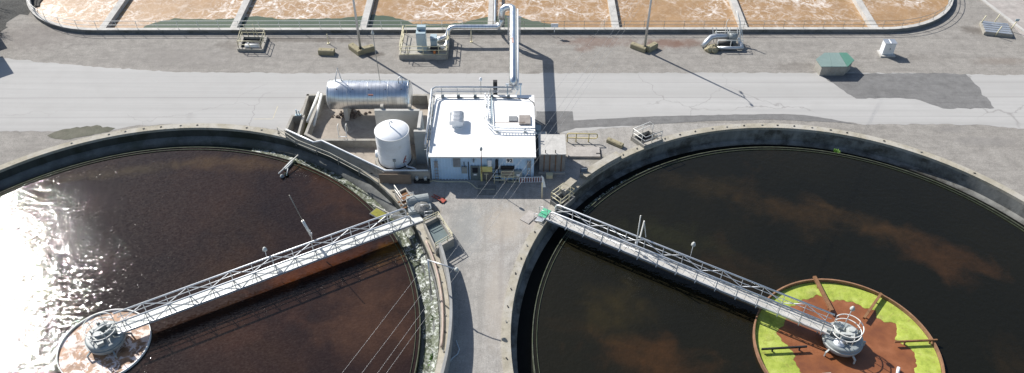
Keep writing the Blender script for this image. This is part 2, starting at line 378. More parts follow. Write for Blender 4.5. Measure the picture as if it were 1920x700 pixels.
SR = spots((1500, 400, 7, 3.2, -18, .42, (.060, .034, .013)), (1760, 480, 7, 3.2, -30, .48, (.072, .034, .014)), (1330, 350, 7, 2.2, -10, .32, (.045, .030, .012)), (1215, 675, 6.5, 3.2, -10, .5, (.075, .034, .012)), (1150, 585, 3.4, 3.6, 0, .38, (.050, .036, .011)), (1640, 430, 6, 2.4, -25, .36, (.055, .032, .013)), (1250, 440, 6, 2.3, -20, .4, (.03, .03, .011)))
M['water_left'] = water_mat('brown_water', (.012, .008, .008), (.028, .0145, .0105), (.060, .030, .012), rough=.035, facet=.275, wave=1.0, wdist=.022, lo=.50, hi=.8, amt=.5, pscale=.07, aniso=(.8, 1.2, 1), fine=1.6, spots=SL)
M['water_right'] = water_mat('dark_green_water', (.0085, .0082, .0052), (.0125, .0112, .0062), (.075, .040, .014), rough=.07, facet=.12, wave=.8, wdist=.04, pscale=.07, lo=.55, hi=.8, amt=.35, spots=SR)
M['trough_left'] = simple('trough_water_left', (.04, .05, .04), .2, var=.5, scale=1.5, dirt=(.015, .02, .012))
M['trough_right'] = simple('trough_water_right', (.006, .007, .006), .6, var=.3, bmp=.1, spec=.1)

def foam_mat():
    m, t, bs = nodes('aerated_sludge'); v = coord(t)
    dn = N(t, 'ShaderNodeTexNoise'); dn.inputs['Scale'].default_value = .55; dn.inputs['Detail'].default_value = 5
    t.links.new(v, dn.inputs['Vector'])
    dv = N(t, 'ShaderNodeVectorMath', operation='MULTIPLY_ADD'); dv.inputs[1].default_value = (1.8, 1.8, 0)
    t.links.new(dn.outputs['Color'], dv.inputs[0]); t.links.new(v, dv.inputs[2])
    def vein(scale, w):
        vo = N(t, 'ShaderNodeTexVoronoi', feature='DISTANCE_TO_EDGE'); vo.inputs['Scale'].default_value = scale
        t.links.new(dv.outputs[0], vo.inputs['Vector'])
        return ramp(t, vo.outputs['Distance'], [(0, 1), (w*.45, .7), (w, 0)])
    n = noise(t, v, .20, 7, .65, .5); n2 = noise(t, v, 1.3, 7, .7, 1.0)
    rid = math_(t, 'ABSOLUTE', math_(t, 'SUBTRACT', noise(t, v, .8, 7, .6, 1.2), .5))
    r1 = math_(t, 'MULTIPLY', ramp(t, rid, [(0, 1), (.007, .75), (.02, 0)]), .7)
    veins = math_(t, 'MAXIMUM', vein(.26, .055), math_(t, 'MULTIPLY', vein(.62, .085), .75))
    f = math_(t, 'MAXIMUM', math_(t, 'MULTIPLY', veins, ramp(t, n2, [(.42, 0), (.56, 1)])), r1)
    sx = N(t, 'ShaderNodeSeparateXYZ'); t.links.new(v, sx.inputs[0])
    ye = math_(t, 'ADD', sx.outputs[1], math_(t, 'MULTIPLY_ADD', n, 7, -3.5))
    zone = ramp(t, math_(t, 'MULTIPLY_ADD', ye, 1/8., -83.0/8.), [(.16, 0), (.55, 1)])
    f = math_(t, 'MULTIPLY', math_(t, 'MULTIPLY', f, zone), ramp(t, noise(t, v, .075, 4, .6), [(.42, .12), (.6, 1)]))
    c = mix(t, ramp(t, noise(t, v, .5, 8, .7), [(.3, 0), (.7, 1)]), (.29, .175, .08), (.39, .24, .115))
    c = mix(t, math_(t, 'MULTIPLY', ramp(t, n2, [(.5, 0), (.75, .4)]), zone), c, (.53, .385, .25))
    c = mix(t, f, c, (.84, .80, .75))
    t.links.new(c, bs.inputs['Base Color']); bs.inputs['Roughness'].default_value = .35
    bump(t, bs, n2, .4, .05)
    return m
M['sludge'] = foam_mat()
def froth_mat(name, dark, lo, hi, sc, white=(.72, .74, .72)):
    m, t, bs = nodes(name); v = coord(t)
    n = noise(t, v, sc, 7, .75, .5); z = noise(t, v, .35, 4, .6)
    k = math_(t, 'MULTIPLY', ramp(t, n, [(lo, 0), (hi, 1)]), ramp(t, z, [(.25, .35), (.55, 1)]))
    c = mix(t, k, mix(t, ramp(t, noise(t, v, 1.2, 5, .6), [(.4, 0), (.6, 1)]), dark, tuple(x*2 for x in dark)), white)
    t.links.new(c, bs.inputs['Base Color']); bs.inputs['Roughness'].default_value = .6; bump(t, bs, n, .6, .06)
    return m
M['froth'] = froth_mat('trough_froth', (.03, .04, .016), .50, .58, 3.0, (.55, .58, .54))
M['pinkfroth'] = froth_mat('scum_froth', (.20, .11, .06), .48, .54, 1.1, (.80, .70, .66))
def algae_mat():
    m, t, bs = nodes('algae_mat'); v = coord(t)
    c = ramp(t, noise(t, v, 1.1, 8, .7), [(.3, (.20, .26, .035)), (.48, (.33, .40, .055)), (.72, (.44, .50, .12))])
    c = mix(t, ramp(t, noise(t, v, 1.6, 8, .8, .6), [(.54, 0), (.66, .75)]), c, (.22, .19, .05))
    c = mix(t, ramp(t, noise(t, v, .5, 4, .6), [(.5, 0), (.7, .5)]), c, (.56, .58, .20))
    t.links.new(c, bs.inputs['Base Color']); bs.inputs['Roughness'].default_value = .85; bump(t, bs, noise(t, v, 7, 5, .6), .4, .05); return m
M['algae'] = algae_mat()
def scum_mat():
    m, t, bs = nodes('rust_scum'); v = coord(t)
    c = ramp(t, noise(t, v, .6, 8, .65), [(.3, (.15, .052, .024)), (.5, (.22, .078, .03)), (.7, (.30, .115, .05))])
    t.links.new(c, bs.inputs['Base Color']); bs.inputs['Roughness'].default_value = .45; bump(t, bs, noise(t, v, 3, 5, .6), .2, .03); return m
M['scum'] = scum_mat()
def coping_mat():
    m, t, bs = nodes('coping_concrete'); v = coord(t)
    c = ramp(t, noise(t, v, 1.2, 8, .7), [(.3, (.27, .245, .19)), (.7, (.42, .385, .31))])
    c = mix(t, ramp(t, noise(t, v, .5, 6, .6), [(.45, 0), (.62, .7)]), c, (.44, .42, .38))
    c = mix(t, ramp(t, noise(t, v, 2.6, 9, .8), [(.56, 0), (.66, .7)]), c, (.10, .09, .055))
    t.links.new(c, bs.inputs['Base Color']); bs.inputs['Roughness'].default_value = .95; bump(t, bs, noise(t, v, 6, 5, .7), .4, .04); return m
M['coping'] = coping_mat()
def tankwall_mat(name, base, moss):
    m, t, bs = nodes(name); v = coord(t); vz = coord(t, (1, 1, .25))
    c = ramp(t, noise(t, vz, 1.0, 8, .7), [(.3, tuple(x*.55 for x in base)), (.7, tuple(x*1.25 for x in base))])
    c = mix(t, ramp(t, noise(t, v, .35, 7, .7), [(.48, 0), (.6, .85)]), c, moss)
    t.links.new(c, bs.inputs['Base Color']); bs.inputs['Roughness'].default_value = .8; bump(t, bs, noise(t, v, 4, 5, .7), .4, .04); return m
M['wall_left'] = tankwall_mat('tank_wall_blackened', (.045, .05, .047), (.018, .022, .012))
M['wall_right'] = tankwall_mat('tank_wall_grey', (.22, .22, .205), (.05, .045, .035))
M['bench'] = tankwall_mat('bench_concrete', (.13, .135, .13), (.06, .065, .05))

# ------------------------------------------------------------ ground with two round openings
CL = Vector((-32.05, 38.35, 0)); CR = Vector((26.35, 38.7, 0)); RW = 26.42; RO = 27.15
rotb = atan2(83.6-82.85, 86.)
YB = 82.85; XL, XR, RB_ = -50.0, 44.6, 12.3
def by(x): return YB+(x+50)*math.tan(rotb)
def racetrack(off, n=28):
    """outline from far left round to far right, inset by off"""
    r = RB_-off; pts = []
    cl = Vector((XL, by(XL)+RB_)); cr = Vector((XR, by(XR)+RB_))
    for i in range(n+1):
        a = radians(90+180*i/n); pts.append((cl.x+r*cos(a), cl.y+r*sin(a)))
    for i in range(n+1):
        a = radians(-90+180*i/n); pts.append((cr.x+r*cos(a), cr.y+r*sin(a)))
    return pts
def ground_with_holes():
    bm = bmesh.new()
    def loop(pts):
        vs = [bm.verts.new((p[0], p[1], 0)) for p in pts]
        return [bm.edges.new((vs[i], vs[(i+1) % len(vs)])) for i in range(len(vs))]
    es = loop([(-900, -300), (900, -300), (900, 1500), (-900, 1500)])
    for c in (CL, CR):
        es += loop([(c.x+(RO-.1)*cos(2*pi*i/144), c.y+(RO-.1)*sin(2*pi*i/144)) for i in range(144)])
    es += loop(racetrack(.2))
    bmesh.ops.triangle_fill(bm, edges=es, use_beauty=True)
    for f in bm.faces:
        if f.normal.z < 0: f.normal_flip()
    me = bpy.data.meshes.new('ground'); bm.to_mesh(me); bm.free(); me.materials.append(M['dirt'])
    o = bpy.data.objects.new('ground', me); C.objects.link(o); o['kind'] = 'structure'
ground_with_holes()
def rough_poly(pts, amp, step=.6, seed=1):
    """jitter a polygon's outline so that it ends raggedly"""
    r = random.Random(seed); out = []
    n = len(pts)
    for i in range(n):
        a, b = Vector(pts[i]), Vector(pts[(i+1) % n]); L = (b-a).length; k = max(1, int(L/step))
        for j in range(k):
            p = a+(b-a)*j/k; out.append((p.x+r.uniform(-amp, amp), p.y+r.uniform(-amp, amp)))
    return out
def sheet_from(name, px, mat, z, amp=0, seed=1, step=.6):
    pts = [U(x, y, z) for x, y in px]
    pts = [(p.x, p.y, 0) for p in pts]
    poly = rough_poly(pts, amp, step, seed) if amp else pts
    bm = bmesh.new(); f = bm.faces.new([bm.verts.new((p[0], p[1], z)) for p in poly]); f.normal_update()
    if f.normal.z < 0: f.normal_flip()
    bmesh.ops.triangulate(bm, faces=[f]); me = bpy.data.meshes.new(name); bm.to_mesh(me); bm.free(); me.materials.append(mat)
    o = bpy.data.objects.new(name, me); C.objects.link(o); return o
def setst(o): o['kind'] = 'structure'; return o
# yard gravel between the tanks and round the building
def arc(c, r, a0, a1, n=24):
    return [(c.x+r*cos(radians(a0+(a1-a0)*i/n)), c.y+r*sin(radians(a0+(a1-a0)*i/n)), 0) for i in range(n+1)]
def poly_sheet(name, pts, mat, z):
    bm = bmesh.new(); f = bm.faces.new([bm.verts.new((p[0], p[1], z)) for p in pts]); f.normal_update()
    if f.normal.z < 0: f.normal_flip()
    bmesh.ops.triangulate(bm, faces=[f]); me = bpy.data.meshes.new(name); bm.to_mesh(me); bm.free(); me.materials.append(mat)
    o = bpy.data.objects.new(name, me); C.objects.link(o); return setst(o)
yl = arc(CL, RO-.05, -60, 90, 60); yr = arc(CR, RO-.05, 90, 240, 60)
poly_sheet('yard', yl+[(-32, 65.6, 0), (26.3, 66.0, 0)]+yr, M['yard'], .004)
# road
road_px = [(-260, 92), (0, 108), (80, 117), (200, 127), (330, 135), (600, 138), (800, 138), (1000, 137.5), (1200, 137), (1540, 137), (1700, 137), (1840, 140), (1960, 142), (2300, 146),
           (2300, 256), (2000, 250), (1900, 240), (1840, 234), (1700, 233.5), (1610, 233), (1560, 226), (1500, 222), (1440, 219), (1380, 221), (1330, 224), (1250, 231), (1150, 240), (1060, 249), (900, 250), (545, 247), (460, 236), (360, 232), (250, 236), (200, 245), (90, 247), (0, 246), (-300, 240)]
setst(sheet_from('road', road_px, M['road'], .008, .13, 3, .5))
setst(sheet_from('asphalt_patch', [(1533, 138), (1604, 184.5), (1716, 185), (1768, 203.5), (1865, 204), (1857, 192), (1852, 183), (1842, 178), (1838, 165), (1826, 156), (1820, 146), (1810, 140), (1780, 137.5), (1650, 138)], M['patch'], .012, .10, 5, .5))
setst(sheet_from('asphalt_strip', [(1005, 209), (1073, 209), (1076, 226), (1150, 222), (1250, 217.5), (1380, 215), (1480, 214), (1520, 217), (1560, 224), (1608, 233), (1560, 229), (1440, 224), (1330, 227), (1200, 235), (1080, 240), (1040, 252), (1005, 244)], M['patch'], .016, .05, 6, .6))
setst(sheet_from('damp_patch', [(90, 253), (103, 246), (135, 240), (170, 237), (180, 233), (195, 238), (216, 240), (205, 246), (170, 254), (140, 260), (112, 262), (92, 258)], M['puddle'], .016, .14, 7, .4))
for k_, (a, b) in enumerate((((521, 199), (512, 222.6)), ((476, 223.5), (511, 223.5)))):
    p, q = U(*a), U(*b); d_ = (q-p).normalized(); n_ = Vector((-d_.y, d_.x, 0))*.05
    poly_sheet('painted_line', [p+n_, q+n_, q-n_, p-n_], simple('worn_paint', (.50, .46, .36), .9, var=.2, scale=2), .013)
# pale lot in the far right corner with its kerb line
a, b, c_, d_ = U(1846, -4), U(1925, 76), U(2300, 300), U(2300, -200)
poly_sheet('path', [(a.x, a.y), (b.x, b.y), (c_.x, c_.y), (d_.x, d_.y)], ground_mat('pale_path', (.40, .37, .345), gravel=.12, patches=.5, warm=(.37, .32, .295)), .010)
mb = MB(); mb.bar((a.x-1, a.y+1.3, .06), (b.x+1.5, b.y-2, .06), .45, .14)
struct('kerb', mb, M['pale_concrete'])
# dark ground top left: low growth, with dense tree shade painted into its colour
o = sheet_from('shade_tinted_cover', [(-120, 75), (0, 72), (18, 40), (60, 20), (85, -10), (100, -60), (-200, -60)], ground_mat('shade_tinted_growth', (.10, .10, .095), streak=False, gravel=.8, patches=.8, warm=(.26, .25, .23)), .012, .5, 9, .7)
tag(o, 'dark low growth with painted-in tree shade on the ground in the top left corner', 'ground cover', kind='stuff')

# ------------------------------------------------------------ clarifier tanks
def tank(name, c, label, wallmat, bench, weirmat, wz, froth, bolts):
    t = thing('clarifier_tank', label, 'settling tank', (c.x, c.y, 0))
    obj('coping', MB().ring(c, RW, RO, -.2, .15, n=160), M['coping'], t)
    if bench: prof = [(RW+.05, .1), (RW, -.15), (RW-.02, -.95), (25.7, -1.18), (25.7, -2.2)]
    else: prof = [(RW+.05, .1), (RW, -.15), (RW-.02, -1.45), (RW-.5, -1.6), (RW-.5, -2.2)]
    obj('tank_wall', MB().lathe(c, prof[:3], n=160), wallmat, t, fix=False)
    obj('bench', MB().lathe(c, prof[2:], n=160), M['bench'] if bench else wallmat, t, fix=False)
    obj('weir', MB().ring(c, 24.63, 24.70, -2.2, -.98, n=160), weirmat, t)
    obj('scum_baffle', MB().ring(c, 24.30, 24.335, -2.0, -.98, n=160), M['weir_green'], t)
    for i in range(bolts[0], bolts[1]):
        if random.random() < .2: continue
        a = radians(i*3.75+1.2+random.uniform(-.25, .25)); p = Vector((c.x+(RO-.34)*cos(a), c.y+(RO-.34)*sin(a), .19))
        obj('anchor_bracket', MB().box(p, (.09, .2, .06), a+.5+random.uniform(-.3, .3)), M['dark_concrete'] if random.random() < .4 else M['black'], t)
    return t
def disc(name, c, r0, r1, z, mat, n=128):
    mb = MB()
    if r0 > 0: mb.lathe(c, [(r0, z), (r1, z)], n=n, smooth=False)
    else: mb.sheet([(c.x+r1*cos(2*pi*i/n), c.y+r1*sin(2*pi*i/n)) for i in range(n)], z)
    return obj(name, mb, mat)
M['weir_pale'] = simple('weir_plate', (.10, .11, .08), .8, var=.5, scale=2, dirt=(.06, .08, .03), dirt_amt=.9, spec=.2)
M['weir_green'] = simple('weir_algae', (.07, .085, .05), .8, var=.5, scale=2, dirt=(.05, .08, .02), dirt_amt=.8)
tank('l', CL, 'round settling tank holding reddish brown water, on the left with sun glare', M['wall_left'], True, M['weir_pale'], -1.08, True, (-8, 38))
tank('r', CR, 'round settling tank holding near black water and a ring of yellow green algae', M['wall_right'], False, M['weir_pale'], -1.08, False, (12, 64))
setst(disc('water', CL, 0, 24.62, -1.06, M['water_left']))
setst(disc('water', CR, 0, 24.62, -1.06, M['water_right']))
setst(disc('trough_water', CL, 24.72, 25.75, -1.55, M['trough_left']))
setst(disc('trough_water', CR, 24.72, 26.0, -1.7, M['trough_right']))
# froth lying in the left trough (right-hand side), and scraps in the right one
def froth(c, a0, a1, r0, r1, z, label, seed, n=260, gaps=.0, slope=0):
    r = random.Random(seed); mb = MB(); k = 4; vs = []; rows = []
    for i in range(n+1):
        a = radians(a0+(a1-a0)*i/n); wv = .12*sin(i*.31)+r.uniform(-.07, .07)
        vs.append([(c.x+q*cos(a), c.y+q*sin(a), z+slope*(q-r0)+r.uniform(-.02, .05)) for q in [r0+(r1-r0)*j/k+(wv if j == 0 else 0) for j in range(k+1)]])
    flat = [p for row in vs for p in row]
    fs = [(i*(k+1)+j, (i+1)*(k+1)+j, (i+1)*(k+1)+j+1, i*(k+1)+j+1) for i in range(n) for j in range(k) if not (gaps and r.random() < gaps)]
    mb.add(flat, fs, True)
    return tag(obj('froth', mb, M['froth'], fix=False), label, 'froth', kind='stuff')
froth(CL, -55, 78, 24.95, 25.69, -1.50, 'white froth and green slime lying in the left tank trough', 1)
froth(CL, -60, 30, 25.74, 26.22, -1.10, 'white froth and slime caught on the sloping ledge of the left tank', 6, slope=.33)
froth(CR, 118, 141, 24.73, 25.3, -1.62, 'thin white froth scraps in the dark right tank trough', 2, 90, .35)

# ------------------------------------------------------------ bridges
def bridge(label, land, centre, side, style, length, mats):
    """local x runs from land to the middle, local y>0 is left of travel; side=+1 when the near edge is at y<0"""
    d = (centre-land); rz = atan2(d.y, d.x)
    t = thing('walkway_bridge', label, 'walkway bridge', (land.x, land.y, 0), rz)
    L = length; Wd = .55; z = .32; sgn = side
    F = lambda x, y, zz: (x, y*sgn, zz)   # y<0 near camera, y>0 far
    mb = MB(); mb.box((L/2, 0, z-.05), (L, 2*Wd-.06, .06)); 
    for i in range(int(L/.9)): mb.box((.45+i*.9, 0, z-.012), (.03, 2*Wd-.1, .025))
    obj('deck', mb, mats[0], t, local=True)
    for y in (-Wd, Wd): obj('side_beam', MB().box(F(L/2, y, z-.14), (L, .08, .22)), mats[1], t, local=True)
    rm = mats[1]; bay = 1.75; n = int((L-1.4)/bay)
    x0 = 1.2; x1 = x0+n*bay
    zt = z+1.1
    # top chords with a curved-down land end
    for y in (-Wd, Wd):
        c = [F(x0, y, z+.1), F(x0, y, zt-.35), F(x0+.12, y, zt-.1), F(x0+.38, y, zt)]
        obj('top_rail', MB().tube(c+[F(L-.2, y, zt)], .075, 8), rm, t, local=True)
        obj('mid_rail', MB().tube([F(x0, y, z+.55), F(L-.3, y, z+.55)], .032, 6), rm, t, local=True)
    for i in range(1, n+1):
        x = x0+i*bay
        for y in (-Wd, Wd):
            obj('post', MB().bar(F(x, y, z-.05), F(x, y, zt), .06, .06), rm, t, local=True)
        mbb = MB(); s = 1 if i % 2 else -1
        if style == 'truss' or True:
            mbb.bar(F(x-bay, Wd, z+.08 if s > 0 else zt-.05), F(x, Wd, zt-.05 if s > 0 else z+.08), .05, .05)
            obj('brace', mbb, rm, t, local=True)
        if style == 'truss':
            obj('brace', MB().bar(F(x, -Wd, zt-.02), F(x-.45, -Wd, z), .035, .035).bar(F(x, -Wd, zt-.02), F(x+.45, -Wd, z), .035, .035), rm, t, local=True)
        else:
            o = MB().bar(F(x, -Wd-.06, z-.02), F(x, -Wd-.34, z-.06), .08, .07); o.bar(F(x, -Wd-.33, z-.1), F(x, -Wd-.02, zt-.25), .06, .06)
            obj('outrigger', o, rm, t, local=True)
            obj('brace', MB().bar(F(x, -Wd, z+.06), F(x-bay, -Wd, zt-.1), .022, .022), rm, t, local=True)
        obj('cross_beam', MB().box(F(x, 0, z-.2), (.08, 2*Wd, .16)), rm, t, local=True)
    # posts under the land end
    return t, rz
LB0 = Vector((-8.3, 51.85, 0)); LB1 = Vector((-32.25, 38.62, 0))
RB0 = Vector((2.65, 52.45, 0)); RB1 = Vector((26.35, 38.75, 0))
bl, rzl = bridge('grey steel truss walkway over the brown water, ending on the small froth ring', LB0, LB1, -1, 'truss', (LB1-LB0).length-1.0, (M['galv_deck'], M['rail_metal']))
br, rzr = bridge('pale steel walkway with a green mat at its land end, over the black water', RB0, RB1, 1, 'outrigger', (RB1-RB0).length-1.0, (M['pale_concrete'], M['rail_metal']))
mb = MB(Matrix.Translation(RB0) @ Matrix.Rotation(rzr, 4, 'Z')); mb.box((.38, 0, .345), (.76, 1.12, .03)); obj('end_mat', mb, M['green_end'], br)
# masts and lamps on the bridges
def on_bridge(p0, rz, x, y, z=.32): return Matrix.Translation(p0) @ Matrix.Rotation(rz, 4, 'Z') @ Vector((x, y, z))
def flood_mast(label, p, h, group):
    t = thing('mast', label, 'mast', p, 0, group)
    obj('pole', MB().cyl(p, p+Vector((0, 0, h)), .06, 8, .045), M['rail_white'], t)
    obj('clamp', MB().box(p+Vector((0, 0, .9)), (.22, .2, .25)), M['rail_metal'], t)
    return t
# right: tall pole px foot (1190,468) ; left: foot (586,455)
p = U(1191, 470, .32); t = flood_mast('tall bare white pole clamped to the walkway over the black water', p, 4.3, None)
tp = p+Vector((.35, .5, 1.1))
obj('lamp_arm', MB().bar(tp, tp+Vector((.15, .05, 2.0)), .12, .08).bar(tp+Vector((.5, 0, .1)), tp+Vector((.15, .05, 2.0)), .07, .07), M['rail_white'], t)
p = U(585, 456, .32)+Vector((0, .2, 0)); t = flood_mast('slim tilted pole with white tubular lamp on the left walkway', p, 1.4, None)
q = p+Vector((0, 0, 1.4)); obj('lamp', MB().cyl(q+Vector((0, 0, -.6)), q+Vector((-.42, 0, 1.2)), .12, 10), M['rail_white'], t)
obj('antenna', MB().cyl(q+Vector((-.42, 0, 1.2)), q+Vector((-1.0, 0, 4.2)), .035, 6), M['rail_dull'], t)
def small_lamp(label, p, h):
    t = thing('floodlight', label, 'floodlight', p)
    obj('pole', MB().cyl(p, p+Vector((.05, 0, h)), .03, 6), M['rail_metal'], t)
    obj('lamp_head', MB().lathe(p+Vector((.05, 0, h-.1)), [(.0, .34), (.11, .3), (.19, .1), (.2, 0), (0, -.02)], n=14), M['mech_pale'], t)
small_lamp('small floodlight on a short pole on the right walkway railing', U(1293, 497, .32)+Vector((0, .35, 0)), 2.2)
small_lamp('small lamp at the middle of the left walkway railing', U(499, 500, .32)+Vector((0, .6, 0)), 1.5)

# ------------------------------------------------------------ central drives and feedwells
def drive(label, c, r, rz, dark):
    t = thing('drive_unit', label, 'drive unit', (c.x, c.y, 0), 0)
    cc = Vector((c.x, c.y, 0)); z0 = -.45 if r > 1.2 else -.4
    A = M['mech_pale'] if not dark else M['mech']; B = M['mech']
    obj('column', MB().cyl(cc+Vector((0, 0, -2)), cc+Vector((0, 0, -.3)), r*.55, 20), B, t)
    obj('turntable', MB().lathe(cc, [(r*.5, -.75), (r*.95, -.7), (r, -.62), (r, .05), (r*.93, .12), (r*.90, .13), (0, .15)], n=40), B, t)
    obj('gear_ring', MB().ring(cc, r*.98, r*1.06, -.30, -.2, n=40), A, t)
    R = Matrix.Translation(cc) @ Matrix.Rotation(rz, 4, 'Z')
    g = MB(R); g.box((.35, .35, .42), (.75, .65, .55), .5); g.cyl((.35, .35, .65), (.35, .35, .85), .26, 16)
    obj('gearbox', g, A, t)
    mo = obj('motor', MB(R).cyl((-.25, .35, .62), (-.95, .55, .62), .2, 14).box((-.6, .45, .86), (.25, .2, .16)), A, t)
    obj('chain_guard', MB(R).box((.1, -.25, .5), (.9, .22, .6), .4).box((.55, -.1, .6), (.3, .5, .3), .2), A, t)
    obj('hand_wheel', MB(R).lathe((-.15, -.85*r/1.5, .14), [(.0, .3), (.18, .26), (.40, .16), (.46, 0)], n=20), M['white_paint'] if not dark else B, t)
    obj('control_box', MB(R).box((-.55, -.35, .45), (.3, .35, .5), .2), M['mech_pale'], t)
    q = random.Random(5)
    for k in range(7):
        a = rz+q.uniform(0, 2*pi); rr = r*q.uniform(.45, .85)
        obj('fitting', MB(R).box((rr*cos(a), rr*sin(a), .2+.12*q.random()), (q.uniform(.15, .5), q.uniform(.12, .35), q.uniform(.15, .5)), q.uniform(0, 3)), q.choice([A, B, M['dark_concrete']]), t)
    obj('cable_pipe', MB(R).tube([(-1.3, -.45, .2), (-.6, -.6, .35), (.2, -.75, .3), (.8, -.5, .25), (1.0, .2, .25)], .045, 6), M['black'], t)
    for k in range(5):
        a = rz+2*pi*k/5+.5
        b = MB().bar(cc+Vector((r*.95*cos(a), r*.95*sin(a), -.45)), cc+Vector((r*1.28*cos(a), r*1.28*sin(a), -.62)), .12, .12)
        b.bar(cc+Vector((r*1.25*cos(a), r*1.25*sin(a), -.55)), cc+Vector((r*1.27*cos(a), r*1.27*sin(a), -1.1)), .1, .1)
        obj('bracket', b, M['mech_pale'] if not dark else M['mech'], t)
    ring = [(c.x+1.15*cos(rz+a), c.y+1.15*sin(rz+a), .32) for a in [radians(-152+304*i/24) for i in range(25)]]
    rails(t, ring, M['rail_white'], 1.1, (1, .5), .042, 1.0, pr=.03)
    return t
drive('white railed turntable drive in the middle of the yellow green algae', RB1, 1.5, rzr, False)
drive('dark grey railed turntable drive in the middle of the small froth ring', LB1, 1.45, rzl, True)
p = U(1590, 628, .3)+Vector((0, 1.3, 0)); small_lamp('small floodlight beside the drive in the middle of the algae', U(1583, 610, .3), 2.1)
FR = Vector((26.65, 38.15, 0)); FL = Vector((-32.5, 38.45, 0))
def feedwell(label, c, r, mat, fill, fname, flabel):
    k = .06 if r > 5 else .035
    t = thing('feedwell', label, 'feedwell ring', (c.x, c.y, -1.05))
    obj('rim', MB().ring(c, r-k, r+k, -2.0, -.68 if r > 5 else -.85, n=96), mat, t)
    return t
fw = feedwell('large rusty steel ring round the yellow green algae', FR, 7.2, M['rust_rim'], None, '', '')
fl = feedwell('small pale steel ring round the pinkish froth, left tank', FL, 3.5, M['fascia'], None, '', '')
# scum and algae in the right feedwell
tag(disc('scum', FR, 0, 7.12, -1.03, M['scum']), 'rusty red scum floating around the right drive unit', 'scum', kind='stuff')
inner = [(1528, 552), (1555, 560), (1562, 566), (1600, 566), (1612, 572), (1640, 582), (1642, 595), (1660, 606), (1680, 606), (1685, 620), (1678, 635), (1700, 650), (1716, 668), (1718, 700), (1716, 760), (1650, 800), (1560, 790), (1520, 730), (1508, 700), (1498, 690), (1488, 668), (1478, 648), (1466, 640), (1460, 624), (1470, 606), (1478, 585), (1500, 568), (1515, 560)]
ic = U(1590, 660, -1.0); 
def algae_ring():
    ang = []
    for x, y in inner:
        p = U(x, y, -1.0)-ic; ang.append((atan2(p.y, p.x), p.length))
    ang.sort(); r = random.Random(4); n = 360; vs = []; ph = [r.uniform(0, 6) for _ in range(8)]
    for i in range(n):
        a = -pi+2*pi*i/n; rr = None
        for j in range(len(ang)):
            a0, r0 = ang[j-1] if j else (ang[-1][0]-2*pi, ang[-1][1]); a1, r1 = ang[j]
            if a0 <= a <= a1: rr = r0+(r1-r0)*(a-a0)/(a1-a0+1e-9)
        if rr is None:
            a0, r0 = ang[-1]; a1, r1 = ang[0][0]+2*pi, ang[0][1]; rr = r0+(r1-r0)*(a-a0)/(a1-a0)
        rr += .10*sin(9*a+ph[0])+.07*sin(23*a+ph[1])+.05*sin(51*a+ph[2])+r.uniform(-.03, .03)
        px, py = ic.x+rr*cos(a), ic.y+rr*sin(a)
        # outer point on the rim along the same ray
        dx, dy = cos(a), sin(a); ox, oy = ic.x-FR.x, ic.y-FR.y
        bq = ox*dx+oy*dy; s = -bq+sqrt(max(0, bq*bq-(ox*ox+oy*oy-7.1**2)))
        vs.append((min(rr, s-.3), s, dx, dy))
    mb = MB(); pts = []
    for r0, s, dx, dy in vs:
        for f, z in ((0, -1.02), (.04, -.995), (.5, -.985), (1, -.99)):
            q = r0+(s-r0)*f; pts.append((ic.x+q*dx, ic.y+q*dy, z))
    fs = [(i*4+j, i*4+j+1, ((i+1) % n)*4+j+1, ((i+1) % n)*4+j) for i in range(n) for j in range(3)]
    mb.add(pts, fs, True)
    tag(obj('algae', mb, M['algae']), 'thick yellow green algae mat floating inside the rusty ring', 'algae', kind='stuff')
algae_ring()
tag(disc('froth', FL, 0, 3.43, -1.02, M['pinkfroth']), 'pinkish tan froth floating inside the small ring in the left tank', 'froth', kind='stuff')
# radial struts of the right feedwell
def strut(label, a, b, mat, w=.16, feet=True):
    p, q = U(*a, -.62), U(*b, -.62)
    s = obj('strut', MB().bar(p, q, w, .2), mat, fw); s['label'] = label
    for f in (.25, .85): 
        m_ = p+(q-p)*f; obj('hanger', MB().bar(m_, m_+Vector((0, 0, -.42)), .1, .1), mat, s)
strut('broad rusty strut on the far side of the ring', (1527, 519), (1560, 583), M['rust'], .28)
strut('rusty strut right of the broad one', (1652, 551), (1620, 597), M['rust'], .2)
strut('thin dark strut on the left of the ring', (1428, 655), (1513, 650), M['black'], .1)
strut('thin dark strut on the right of the ring', (1678, 641), (1757, 638), M['rust'], .1)
p = U(1682, 697, -.9); tag(obj('float', MB().cyl(p+Vector((-.05, -.25, -.06)), p+Vector((.2, .3, .12)), .13, 10), M['white_paint'], loc=p), 'short white float lying in the scum right of the drive', 'float')
p = U(1550, 699, -.9); tag(obj('plate', MB().box(p-Vector((0, .1, .05)), (.7, .2, .1), .1), M['concrete'], loc=p), 'pale flat plate in the scum below the drive', 'plate')

# ------------------------------------------------------------ aeration basin
bas = thing('aeration_basin', 'long round-ended concrete basin of frothing tan sludge across the top', 'aeration basin', (-3, 95, 0))
o1, i1 = racetrack(0), racetrack(.42); n = len(o1)
vs = [(p[0], p[1], z) for z in (-.05, .5) for q in (o1, i1) for p in q]
vs += [(p[0], p[1], -1) for p in i1]
fs = []
for i in range(n):
    j = (i+1) % n
    fs += [(i, j, 2*n+j, 2*n+i), (2*n+i, 2*n+j, 3*n+j, 3*n+i), (3*n+i, 3*n+j, 4*n+j, 4*n+i)]
obj('wall', MB().add(vs, fs), M['dark_concrete'], bas)
vs = [(p[0], p[1], .505) for q in (racetrack(-.03), racetrack(.45)) for p in q]+[(p[0], p[1], .44) for q in (racetrack(-.03), racetrack(.45)) for p in q]
obj('coping', MB().add(vs, [(i, (i+1) % n, n+(i+1) % n, n+i) for i in range(n)]+[(i, (i+1) % n, 2*n+(i+1) % n, 2*n+i) for i in range(n)]), M['pale_concrete'], bas)
